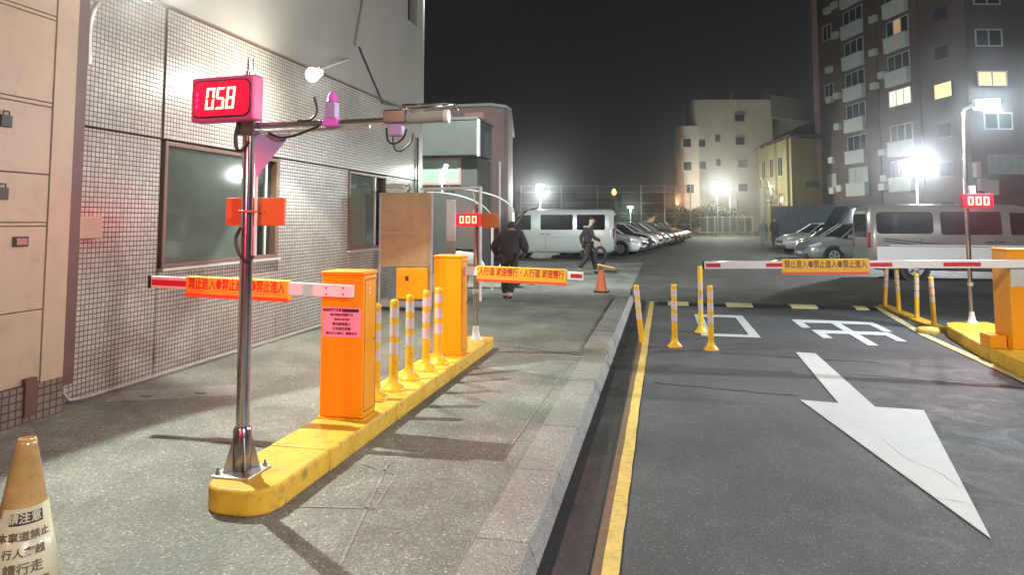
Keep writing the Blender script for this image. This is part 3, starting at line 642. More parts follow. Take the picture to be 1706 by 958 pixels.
# ---- bollards (flexible delineator posts)
def bollard(label, loc, group, h_=.76, lean=0, m='bollard_yellow', bands=((.30, .40), (.45, .55), (.60, .69)), foot=True):
    t = thing('bollard', label, 'bollard', loc, 0, group)
    r = .037
    def off(z): return lean*max(0, z/h_)
    prof = [(0, .02)]+[(0, h_*k/6) for k in range(1, 6)]
    b = MB()
    if foot: b.lathe([(.10, 0), (.10, .012), (.085, .028), (.055, .06), (.040, .10), (.037, .14)], 20)
    pts = [(off(z)*(.55 if z < .2 else 1), 0, z) for z in (.0, .12, .25, .45, h_-.04)]; b.tube(pts, r, 18)
    px_ = pts[-1][0]
    b.lathe([(r, h_-.04), (r*.97, h_-.02), (r*.75, h_-.006), (0.001, h_)], 18, (px_, 0))
    b.build('post', m, t)
    for z0, z1 in bands:
        z0 *= h_/.76; z1 *= h_/.76
        MB().tube([(off(z0), 0, z0), (off(z1), 0, z1)], r+.0015, 18, cap=False).build('reflective_band', 'band_pink', t)
    return t
G1 = 'bollards between the two left barrier cabinets'
bb = bollard('left-island bollard half hidden behind the nearest orange cabinet', (-2.26, 5.27, .14), G1)
for (x, y_, lb) in ((-2.23, 5.58, 'left-island bollard standing first clear of the nearest cabinet'), (-2.24, 5.98, 'left-island bollard, second clear of the near cabinet'), (-2.22, 6.37, 'left-island bollard third from the near cabinet in full view'), (-2.20, 6.68, 'left-island bollard touching the edge of the far amber cabinet')):
    dup(bb, (x, y_, .14), random.uniform(-.4, .4), lb)
G2 = 'bollards standing in the lane'
bollard('leaning bollard on the left yellow line beside the kerb', (-.30, 9.85, ZL), G2, .80, lean=-.07, foot=False)
ba = bollard('lane bollard with flared foot, left of the closely standing pair', (.14, 9.62, ZL), G2, .84)
dup(ba, (.60, 9.50, ZL), 1.0, 'lane bollard with flared foot at the front of the close pair')
bollard('taller yellow-green bollard behind the front one of the close pair', (.55, 10.95, ZL), G2, 1.0, m='band_yellow', bands=((.25, .33), (.38, .45), (.50, .57)))
G3 = 'bollards along the right lane edge'
for i, (x, y_, lb) in enumerate(((4.20, 14.75, 'farthest and most leaning bollard of the right-hand row'), (4.20, 13.95, 'second farthest bollard of the right-hand row under the barrier arm'), (4.17, 12.95, 'right-hand row bollard second from the island'), (4.17, 12.2, 'nearest bollard of the right-hand row beside the island'))):
    bollard(lb, (x, y_, ZL+.04), G3, .76, lean=(.05 if i == 0 else .02*(-1)**i), foot=False, bands=((.36, .45), (.48, .57), (.60, .69)))
tag(MB().prism([(4.04, 11.75), (4.26, 11.7), (4.33, 14.9), (4.13, 14.95)], ZL-.02, ZL+.045).build('low_kerb', 'yellow_island', bevel=.012), 'low yellow kerb strip under the right-hand row of bollards', 'kerb')
b = MB().lathe([(.16, ZL), (.16, ZL+.05), (.13, ZL+.09), (.001, ZL+.10)], 16, (3.86, 11.55))
tag(b.build('kerb_nose', 'line_yellow'), 'rounded pale concrete nose where the right yellow line bends', 'kerb')

# speed hump
sh = thing('speed_hump', 'black and yellow rubber speed hump across the far end of the lane', 'speed hump', (0, 14.5, ZL))
xs = [-.12, .08, .50, 1.20, 1.72, 2.40, 2.90, 3.55, 3.80, 3.95]
for i in range(len(xs)-1):
    MB().yzprism([(-.26, 0), (.26, 0), (.17, .035), (0, .045), (-.17, .035)], xs[i]+.008, xs[i+1]-.008).build('hump_block', 'line_cream' if i % 2 else 'rubber', sh, bevel=.006)

# ---- right island
ri = thing('traffic_island', 'yellow concrete island in two long blocks at the right of the lane', 'traffic island')
def blk(poly): MB().prism(poly, ZL-.03, .04).build('island_block', 'yellow_island', ri, bevel=.02, seg=3)
blk([(3.66, 6.4), (3.83, 9.78), (4.75, 9.72), (4.6, 6.4)])
blk([(3.835, 9.80), (4.02, 11.25), (4.14, 11.62), (4.35, 11.85), (4.8, 11.9), (4.76, 9.74)])

def led_pole(name, label, loc, top, sign_z, sign_dx, sign_w, sign_h, lampd, plate=None, rz=0, txt='000'):
    t = thing(name, label, 'pole', loc, rz)
    MB().tube([(0, 0, .01), (0, 0, top)], .032, 18).build('shaft', 'steel', t)
    MB().lathe([(.085, 0), (.085, .012), (.05, .04), (.040, .11), (.032, .17)], 18).build('foot', 'white_paint', t)
    MB().tube([(0, 0, .55), (0, 0, .60)], .040, 16).build('collar', 'galv', t)
    return t
lp = led_pole('lamp_post', 'slim steel post with a lamp on top on the tip of the right island', (4.50, 11.66, .04), 3.18, 0, 0, 0, 0, None)
MB().tube([(0, 0, 3.16), (.03, -.02, 3.22), (.12, -.05, 3.27), (.18, -.08, 3.28)], .024, 12).build('lamp_arm', 'galv', lp)
hd = MB().box(.12, .46, -.17, -.03, 3.22, 3.35).build('lamp_head', 'galv', lp, bevel=.015)
MB().box(.15, .43, -.16, -.04, 3.208, 3.2195).build('lens', 'bulb_cool', hd)
MB().box(.14, .44, -.180, -.1705, 3.235, 3.335).build('lens_edge', 'bulb_cool', hd)
MB().box(.045, .12, -.03, .05, 1.78, 2.05).build('meter_box', 'white_paint', lp, bevel=.008)
lamp('lane_lamp_light', 'SPOT', (4.79, 11.40, 3.22), 1000, COOL, (2.2, 8.5, 0), 170, .6, .07)
def led_sign(label, loc, w_, h_, rz=0):
    d = thing('number_display', label, 'display', loc, rz)
    MB().box(-w_/2, w_/2, -.04, .04, -h_/2, h_/2).build('housing', 'bezel_red', d, bevel=.01)
    p = MB().xzprism(rrect(0, 0, w_-.02, h_-.02, .02), -.046, -.041).build('led_panel', 'led_red_far', d)
    n = 3
    for k in range(n):
        cx = (k-1)*w_*.26; hh = h_*.30; ww = w_*.09; t_ = h_*.10
        b = MB()
        for q in ((-ww, -ww+t_, -hh, hh), (ww-t_, ww, -hh, hh)): b.xzprism([(cx+q[0], q[2]), (cx+q[1], q[2]), (cx+q[1], q[3]), (cx+q[0], q[3])], -.050, -.0462)
        for z in ((-hh, -hh+t_), (hh-t_, hh)): b.xzprism([(cx-ww+t_+.0005, z[0]), (cx+ww-t_-.0005, z[0]), (cx+ww-t_-.0005, z[1]), (cx-ww+t_+.0005, z[1])], -.050, -.0462)
        b.build('digit', 'led_digit_far', p)
    return d
led_sign('red lit LED display glowing on the right-hand lamp post', (4.60, 11.57, 1.86), .46, .21, math.radians(14))
lamp('right_display_light', 'SPOT', (4.60, 11.44, 1.86), 130, (1, .01, .02), (4.3, 9, 1.9), 170, .9, .12)
p2 = led_pole('display_pole', 'slim pole holding the second red display at the far end of the left island', (-2.20, 8.10, .14), 1.62, 0, 0, 0, 0, None)
led_sign('small red lit LED display on the pole beside the far amber cabinet', (-2.27, 8.02, 1.575), .30, .15, math.radians(2))
t = tag(MB().xzprism(rrect(-2.03, 1.565, .22, .18, .02), 8.12, 8.14).build('orange_sign_back', 'plate_orange'), 'orange plate just right of the small red display in front of the walking person', 'sign')
lamp('small_display_light', 'SPOT', (-2.27, 7.93, 1.575), 110, (1, .01, .02), (-3.2, 6, 1.5), 175, .9, .10)
lamp('small_display_back_light', 'POINT', (-2.24, 8.2, 1.66), 18, (1, .02, .05), None, radius=.06)
lamp('near_display_light', 'AREA', (-2.415, 3.455, 2.262), 5, (1, .03, .12), (-2.3, 1.5, 1.9), size=(.38, .2))

# ================================================================ STREET-LIGHT assumed behind the camera, unseen (lights the foreground)
def street_lamp(label, base, h_, bulb, power, col, out=(.0, -.5), r=.05, spot=True, lens=.11, group='lamp posts of the car park', aimd=(0, 0, 0)):
    t = thing('street_lamp', label, 'street lamp', base, 0, group)
    MB().tube([(0, 0, 0), (0, 0, h_*.5), (0, 0, h_)], r, 12, radii=[r, r*.85, r*.7]).build('post', 'galv', t)
    ex, ey = out
    MB().tube([(0, 0, h_-.03), (ex*.3, ey*.3, h_+.05), (ex, ey, h_+.08)], r*.6, 8).build('arm', 'galv', t)
    hd = MB().lathe([(.02, h_+.12), (lens*1.3, h_+.09), (lens*1.5, h_+.03), (lens*1.4, h_+.01)], 16, (ex, ey)).build('lamp_head', 'galv', t)
    MB().lathe([(lens*1.35, h_+.015), (lens*1.25, h_-.06), (lens*.8, h_-.13), (.001, h_-.15)], 16, (ex, ey)).build('globe', bulb, hd)
    lamp('street_lamp_light', 'POINT', (base[0]+ex, base[1]+ey, base[2]+h_-.32), power, col, None, radius=.14)
    return t
street_lamp('assumed street lamp unseen behind the camera lighting the lane and arrow', (6.2, -2.5, ZL), 5.2, 'bulb_cool', 2600, (1, .97, .95), out=(-.9, .4))  # unseen lamp, assumed from the front-lit lane and arrow
street_lamp('assumed warm street lamp unseen behind the camera by the clad building', (-3.4, -3.2, 0), 4.4, 'bulb_amber', 380, (1, .62, .38), out=(.3, .4), group='warm lamps')  # unseen lamp, assumed from the warm light on the clad panels
# unseen red board behind the camera, assumed from the red light (facing the barriers)
rb = thing('display_board', 'assumed red message board on two legs unseen behind the camera facing the barriers', 'display', (-1.5, -1.6, 0))
MB().box(-.5, .5, -.06, .0, 1.9, 2.4).build('housing', 'black', rb, bevel=.01)
MB().box(-.45, .45, .001, .008, 1.95, 2.35).build('led_panel', 'assumed_led_red', rb)
for x in (-.35, .35): MB().tube([(x, -.03, 0), (x, -.03, 1.9)], .03, 10).build('leg', 'steel', rb)
lamp('display_board_light', 'SPOT', (-1.5, -1.57, 2.15), 1500, (1, .05, .12), (-2.85, 4.65, 1.0), 20, .45, .06)  # red light of the assumed board, aimed at the near cabinet and arm

# ================================================================ CONES
def cone(label, loc, h_, m, r0=.18, r1=.03):
    t = thing('traffic_cone', label, 'traffic cone', loc)
    MB().prism(rrect(0, 0, r0*2.15, r0*2.15, .04), 0, .035).build('base', 'rubber', t, bevel=.008)
    b = MB().lathe([(r0*.93, .035), (r0*.86, .07), (r1+.012, h_-.06), (r1+.004, h_-.02), (r1, h_), (r1*.72, h_+.002), (r1*.66, h_-.03)], 28); b.build('cone_body', m, t)
    return t
lc = cone('shiny orange-brown cone wrapped in a printed paper notice at the lower left', (-2.33, 2.20, 0), .75, 'cone_brown', .175, .030)
# wrapped notice: partial conical sheet
n = 14; hz0, hz1 = .16, .52
def rad(z): return .175*.86+(.042-.175*.86)*(z-.07)/(.685-.07)
a0, a1 = math.radians(-98), math.radians(38)
vs = []
for j, z in enumerate((hz0, hz1)):
    for i in range(n+1):
        a = a0+(a1-a0)*i/n; r_ = rad(z)+.006; vs.append((r_*math.cos(a), r_*math.sin(a), z))
fs = [(i, i+1, n+2+i, n+1+i) for i in range(n)]
sh_ = MB().add(vs, fs, True).build('notice', 'cream_paper', lc, fixn=False)
sh_.modifiers.new('s', 'SOLIDIFY').thickness = .002
def wrap(o_, z_c):
    me = o_.data
    for v in me.vertices:
        z = z_c+v.co.y; a = math.radians(-40)+v.co.x/(rad(z_c)+.007); r_ = rad(z)+.0085+v.co.z
        v.co = (r_*math.cos(a), r_*math.sin(a), z)
    o_.rotation_euler = (0, 0, 0); o_.location = (0, 0, 0); o_.scale = (1, 1, 1)
hb = MB()
vs = []
for z in (.465, .505):
    for i in range(9):
        a = math.radians(-72)+math.radians(72)*i/8; r_ = rad(z)+.0078; vs.append((r_*math.cos(a), r_*math.sin(a), z))
hb.add(vs, [(i, i+1, 10+i, 9+i) for i in range(8)], True).build('header_band', 'ink_black', sh_, fixn=False)
for z_c, s_, sz, mm in ((.485, '請注意', .036, 'cream_paper'), (.425, '本車道禁止', .034, 'ink_brown'), (.372, '行人穿越', .034, 'ink_brown'), (.318, '請行走', .042, 'ink_brown'), (.262, '人行步道旁', .036, 'ink_brown'), (.21, '以免發生危險', .035, 'ink_brown')):
    wrap(text(s_, sz, mm, 'notice_line', sh_, (0, 0, 0), bold=.0006), z_c)
fc = cone('small orange cone standing alone where the sidewalk meets the car park', (-1.32, 15.35, 0), .60, 'cone_orange', .15, .035)
t = tag(MB().tube([(-1.40, 15.3, .60), (-1.02, 15.25, .52)], .03, 10).build('cone_bar', 'line_yellow'), 'short yellow connecting bar stuck in the top of the small orange cone', 'bar')

# ================================================================ PEOPLE
def skin_mesh(name, nodes, edges, m, parent, sub=2, root=0):
    me = bpy.data.meshes.new(name); me.from_pydata([n_[0] for n_ in nodes], edges, []); me.materials.append(M[m])
    o = bpy.data.objects.new(name, me); C.objects.link(o); o.parent = parent
    o.modifiers.new('skin', 'SKIN')
    if not me.skin_vertices: 
        bpy.context.view_layer.objects.active = o
    for i, n_ in enumerate(nodes):
        sv = me.skin_vertices[0].data[i]; r_ = n_[1]; sv.radius = r_ if isinstance(r_, tuple) else (r_, r_); sv.use_root = (i == root)
    s_ = o.modifiers.new('sub', 'SUBSURF'); s_.levels = 1; s_.render_levels = sub
    for mod in o.modifiers:
        if mod.type == 'SKIN': mod.use_smooth_shade = True
    return o
def person(label, loc, rz, J, jacket, trousers, hood=False, sc=1., bulk=1., skirt=True):
    """J: dict of joints in local metres. local -Y = front of person"""
    t = thing('person', label, 'person', loc, rz); t.scale = (sc, sc, sc)
    g = lambda k: J[k]
    V = [(g('pel'), (.12, .10)), (g('chest'), (.14, .105)), (g('neckb'), .055), (g('head0'), .060), (g('head1'), (.078, .092)), (g('head2'), (.068, .080))]
    E_ = [(0, 1), (1, 2), (2, 3), (3, 4), (4, 5)]
    for s_ in 'lr':
        k = len(V); V += [(g('sh'+s_), .055), (g('el'+s_), .040), (g('wr'+s_), .028), (tuple(Vector(g('wr'+s_))+Vector(g('ha'+s_))*.045), (.022, .038)), (tuple(Vector(g('wr'+s_))+Vector(g('ha'+s_))*.09), (.016, .040))]
        E_ += [(1, k), (k, k+1), (k+1, k+2), (k+2, k+3), (k+3, k+4)]
        hd_ = Vector(g('ha'+s_)); side = hd_.cross(Vector((1, 0, 0))).normalized(); palm = Vector(tuple(V[k+4][0])); curl = side.cross(hd_)*(-1 if s_ == 'l' else 1)
        for q, (of, ln) in enumerate(((-.028, .060), (-.010, .072), (.010, .070), (.028, .052))):
            j = len(V); p0 = palm+side*of+hd_*.012
            V += [(tuple(p0), .0085), (tuple(p0+hd_*ln*.55), .008), (tuple(p0+hd_*ln*.85+curl*ln*.4), .007)]
            E_ += [(k+4, j), (j, j+1), (j+1, j+2)]
        j = len(V); p0 = Vector(tuple(V[k+3][0]))-side*.035
        V += [(tuple(p0), .010), (tuple(p0-side*.022+hd_*.035), .009)]; E_ += [(k+3, j), (j, j+1)]
        k = len(V); V += [(g('hip'+s_), .085), (g('kn'+s_), .055), (g('an'+s_), .038), (g('to'+s_), (.030, .035))]
        E_ += [(0, k), (k, k+1), (k+1, k+2), (k+2, k+3)]
    skin_mesh('body', V, E_, 'skin', t, 1)
    B = bulk
    V = [(tuple(Vector(g('pel'))-Vector((0, -.01, .10))), (.175*B, .135*B)), (g('belly'), (.17*B, .135*B)), (g('chest'), (.185*B, .14*B)), (g('neckb'), .075)]
    E_ = [(0, 1), (1, 2), (2, 3)]
    for s_ in 'lr':
        k = len(V); V += [(g('sh'+s_), .085*B), (g('el'+s_), .068*B), (g('wr'+s_), .050*B)]; E_ += [(2, k), (k, k+1), (k+1, k+2)]
    skin_mesh('jacket', V, E_, jacket, t)
    V = [(tuple(Vector(g('pel'))+Vector((0, 0, .0))), (.15, .12))]; E_ = []
    for s_ in 'lr':
        k = len(V); V += [(g('hip'+s_), .105), (g('kn'+s_), .082), (tuple(Vector(g('an'+s_))+Vector((0, 0, .02))), .066)]; E_ += [(0, k), (k, k+1), (k+1, k+2)]
    skin_mesh('trousers', V, E_, trousers, t)
    for s_ in 'lr':
        an, to = Vector(g('an'+s_)), Vector(g('to'+s_))
        skin_mesh('shoe', [(tuple(an+Vector((0, .03, -.03))), .045), (tuple((an+to)/2+Vector((0, 0, -.01))), .045), (tuple(to), .036)], [(0, 1), (1, 2)], 'cloth_black', t)
    # hair / hood
    h1, h2 = Vector(g('head1')), Vector(g('head2'))
    if hood: skin_mesh('hood', [(tuple(Vector(g('head0'))+Vector((0, .02, 0))), .095), (tuple(h1+Vector((0, .02, 0))), (.100, .115)), (tuple(h2+Vector((0, .015, .02))), (.075, .09))], [(0, 1), (1, 2)], jacket, t)
    else: skin_mesh('hair', [(tuple(h1+Vector((0, .035, .01))), (.078, .075)), (tuple(h2+Vector((0, .012, .022))), (.075, .085))], [(0, 1)], 'hair', t)
    # face on -Y side
    fz = (Vector(g('head0'))+h2)/2
    for x in (-.03, .03): MB().lathe([(.001, -.008), (.008, 0), (.001, .008)], 8).build('eye', 'ink_black', t).location = (h1.x+x, h1.y-.092, h1.z+.01)
    MB().add([(h1.x-.012, h1.y-.088, h1.z-.03), (h1.x+.012, h1.y-.088, h1.z-.03), (h1.x, h1.y-.118, h1.z-.032), (h1.x, h1.y-.09, h1.z+.012)], [(0, 1, 2), (0, 2, 3), (1, 3, 2)]).build('nose', 'skin', t)
    MB().box(h1.x-.022, h1.x+.022, h1.y-.092, h1.y-.080, h1.z-.058, h1.z-.050).build('mouth', 'arm_red', t)
    return t
def joints(**kw):
    J = dict(pel=(0, 0, .93), belly=(0, 0, 1.06), chest=(0, 0, 1.26), neckb=(0, 0, 1.42), head0=(0, -.01, 1.48), head1=(0, -.02, 1.57), head2=(0, -.01, 1.645),
             shl=(.17, 0, 1.36), shr=(-.17, 0, 1.36), ell=(.25, .03, 1.08), elr=(-.25, .03, 1.08), wrl=(.27, -.06, .86), wrr=(-.27, -.06, .86), hal=(0, -.15, -.99), har=(0, -.15, -.99),
             hipl=(.09, 0, .88), hipr=(-.09, 0, .88), knl=(.10, -.03, .49), knr=(-.10, -.03, .49), anl=(.10, .02, .09), anr=(-.10, .02, .09), tol=(.12, -.15, .04), tor=(-.12, -.15, .04))
    J.update(kw); return J
J1 = joints(pel=(0, .04, .88), belly=(0, .0, 1.02), chest=(0, -.10, 1.20), neckb=(.01, -.20, 1.34), head0=(.01, -.23, 1.39), head1=(.01, -.27, 1.47), head2=(.01, -.27, 1.54),
            shl=(.19, -.12, 1.27), shr=(-.19, -.12, 1.27), ell=(.34, -.04, 1.03), elr=(-.31, -.02, 1.02), wrl=(.30, -.26, .88), wrr=(-.24, -.28, .95), hal=(-.2, -.9, -.3), har=(.2, -.9, -.3),
            hipl=(.09, .03, .84), hipr=(-.09, .03, .84), knl=(.12, -.06, .48), knr=(-.09, .04, .47), anl=(.10, .0, .10), anr=(-.06, .28, .20), tol=(.11, -.17, .04), tor=(-.06, .22, .06))
for k_ in ('anr',): J1[k_] = (-.05, .22, .14)
p1 = person('person in a bulky black hooded jacket walking away past the far barrier', (-2.95, 13.4, 0), PI, J1, 'cloth_black', 'cloth_black', hood=True, bulk=1.32)
J2 = joints(knl=(.10, -.20, .50), anl=(.10, -.26, .09), tol=(.11, -.42, .05), knr=(-.11, .06, .48), anr=(-.12, .30, .16), tor=(-.12, .20, .05), chest=(0, -.05, 1.25), neckb=(0, -.09, 1.41), head0=(0, -.11, 1.47), head1=(0, -.14, 1.56), head2=(0, -.13, 1.63), shl=(.17, -.04, 1.35), shr=(-.17, -.04, 1.35), elr=(-.24, -.10, 1.09), ell=(.24, .14, 1.09), wrr=(-.24, -.32, .98), wrl=(.25, .10, .86))
p2_ = person('person in a dark jacket with pale shoulder patches striding past the silver van', (-2.15, 20.4, 0), PI*.62, J2, 'cloth_black', 'cloth_black', bulk=.92)
for x in (-.17, .17): MB().lathe([(.001, 1.425), (.04, 1.415), (.06, 1.39), (.066, 1.37)], 12, (x, .02)).build('shoulder_patch', 'cloth_white', p2_)
bt = thing('coat_loop', 'dark coat hanging in a loop beside the striding person before the van', 'coat', (-1.78, 20.35, .55))
MB().tube([(.16*math.cos(a*PI/8), 0, .24*math.sin(a*PI/8)) for a in range(17)], .045, 8).build('fold', 'cloth_black', bt)
p3 = person('distant person in dark clothes standing near the blue hoarding', (6.9, 46.0, 0), .2, joints(), 'cloth_black', 'cloth_navy', sc=1.05)
p4 = person('distant person in pale clothes standing beside the dark-clothed one', (6.3, 46.6, 0), -.3, joints(), 'cloth_grey', 'cloth_white', sc=.98)

# ================================================================ VEHICLES (local +x = forward)
def lerp(pts, x):
    if x <= pts[0][0]: return pts[0][1]
    for (a, va), (b_, vb) in zip(pts, pts[1:]):
        if x <= b_: return va+(vb-va)*(x-a)/(b_-a)
    return pts[-1][1]
def wheels(t, xs_, hw, r=.32):
    for x in xs_:
        for s_ in (-1, 1):
            MB().tube([(x, s_*(hw-.15), r*1.0), (x, s_*(hw+.003), r*1.0)], r*1.17, 24).build('wheel_arch', 'plastic_grey', t)
            w_ = MB().tube([(x, s_*(hw-.18), r), (x, s_*(hw+.002), r), (x, s_*(hw+.012), r)], r, 24, radii=[r, r, r*.93]).build('wheel', 'rubber', t)
            b = MB().tube([(x, s_*(hw+.013), r), (x, s_*(hw+.020), r)], r*.62, 20)
            b.build('rim', 'galv', w_)
            b = MB()
            for k in range(5):
                a = 2*PI*k/5; dx, dz = math.cos(a), math.sin(a)
                b.add([(x+dx*r*.2-dz*.03, s_*(hw+.022), r+dz*r*.2+dx*.03), (x+dx*r*.2+dz*.03, s_*(hw+.022), r+dz*r*.2-dx*.03), (x+dx*r*.56+dz*.02, s_*(hw+.022), r+dz*r*.56-dx*.02), (x+dx*r*.56-dz*.02, s_*(hw+.022), r+dz*r*.56+dx*.02)], [(0, 1, 2, 3)])
            b.build('spoke', 'plastic_grey', w_)
def car(label, loc, rz, paint, group=None, Lc=4.4, H=1.44, hatch=False):
    t = thing('parked_car', label, 'car', loc, rz, group)
    h2 = Lc/2; hw = .87
    top = [(-h2, .70), (-h2+.08, .90), (-h2+.35, .99), (-1.2, 1.0), (.85, .97), (1.3, .93), (h2-.35, .82), (h2-.12, .70), (h2, .52)]
    if hatch: top[0] = (-h2, .8); top[1] = (-h2+.08, 1.0)
    wid = [(-h2, .62), (-h2+.10, .76), (-h2+.5, .85), (-.6, hw), (.8, hw), (h2-.7, .85), (h2-.25, .74), (h2-.08, .62), (h2, .48)]
    bot = [(-h2, .42), (-h2+.15, .26), (-1.2, .2), (1.2, .2), (h2-.2, .2), (h2, .34)]
    rings = []
    N = 22
    for i in range(N+1):
        x = -h2+Lc*(.5-.5*math.cos(PI*i/N)); zt, ww, zb = lerp(top, x), lerp(wid, x), lerp(bot, x)
        hh = zt-zb
        half = [(ww*.88, zb), (ww*.99, zb+hh*.18), (ww, zb+hh*.5), (ww*.975, zb+hh*.76), (ww*.90, zb+hh*.93), (ww*.66, zt+.008), (0, zt+.03)]
        ring = [(x, y_, z) for y_, z in half]+[(x, -y_, z) for y_, z in half[-2::-1]]
        rings.append(ring)
    MB().loft(rings).build('body', paint, t)
    # greenhouse
    xf, xr = 1.02, (-h2+.12 if hatch else -1.62); rf, rr = .32, (-h2+.55 if hatch else -.95)
    zb = .94
    base = [(xf, .70), (xf-.25, .79), (xr+.3, .79), (xr, .66)]; topo = [(rf, .52), (rf-.12, .575), (rr+.12, .575), (rr, .50)]
    vb = [(x, y_, zb+(.03 if i > 1 else 0)) for i, (x, y_) in enumerate(base)]+[(x, -y_, zb+(.03 if 3-i > 1 else 0)) for i, (x, y_) in enumerate(base[::-1])]
    vt = [(x, y_, H-.05) for x, y_ in topo]+[(x, -y_, H-.05) for x, y_ in topo[::-1]]
    MB().loft([vb, vt], smooth=False).build('windows', 'car_glass', t)
    rt_ = []
    for z, s_, ex in ((H-.055, 1.02, .03), (H-.03, 1.0, .01), (H, .80, -.08)):
        rt_.append([((rf+ex if i in (0, 1) else rr-ex) if True else 0, y_*s_, z) for i, (x, y_) in enumerate(topo)]+[((rr-ex if i in (0, 1) else rf+ex), -y_*s_, z) for i, (x, y_) in enumerate(topo[::-1])])
    MB().loft(rt_).build('roof', paint, t)
    for s_ in (-1, 1):
        MB().tube([(xf, s_*.715, zb), (rf, s_*.53, H-.045)], .032, 6).build('pillar', paint, t)
        MB().tube([(xr+.02, s_*.67, zb+.03), (rr, s_*.51, H-.045)], .045, 6).build('pillar', paint, t)
        MB().tube([(-.25, s_*.80, zb), (-.28, s_*.578, H-.045)], .028, 6).build('pillar', paint, t)
        if hatch: MB().tube([(-1.25, s_*.80, zb), (-1.2, s_*.578, H-.045)], .04, 6).build('pillar', paint, t)
    wheels(t, (-1.33*Lc/4.4, 1.36*Lc/4.4), hw-.015)
    for s_ in (-1, 1):
        MB().loft([[(h2-.42, s_*.70, .70), (h2-.42, s_*.80, .70), (h2-.42, s_*.80, .80), (h2-.42, s_*.70, .81)], [(h2-.10, s_*.38, .60), (h2-.10, s_*.66, .60), (h2-.13, s_*.66, .70), (h2-.13, s_*.38, .70)]]).build('headlight', 'head_lens', t)
        MB().box(-h2-.0, -h2+.14, s_*.45 if s_ > 0 else -.74, .74 if s_ > 0 else -.45, .70, .84).build('taillight', 'tail_lens', t, bevel=.02)
        mr_ = MB().loft([[(.72, s_*.84, .95), (.84, s_*.84, .95), (.84, s_*.84, 1.07), (.72, s_*.84, 1.07)], [(.74, s_*1.0, .96), (.82, s_*1.0, .96), (.82, s_*1.0, 1.06), (.74, s_*1.0, 1.06)]]).build('mirror', paint, t)
    MB().box(h2-.07, h2+.006, -.36, .36, .46, .60).build('grille', 'plastic_grey', t, bevel=.02)
    MB().box(h2-.10, h2+.012, -.55, .55, .26, .40).build('bumper_intake', 'plastic_grey', t, bevel=.02)
    MB().box(h2+.008, h2+.018, -.17, .17, .37, .46).build('plate', 'white_paint', t)
    for x in (.15, -.9):
        for s_ in (-1, 1): MB().box(x, x+.16, s_*.868-.012, s_*.868+.012, .80, .825).build('door_handle', paint, t)
    return t
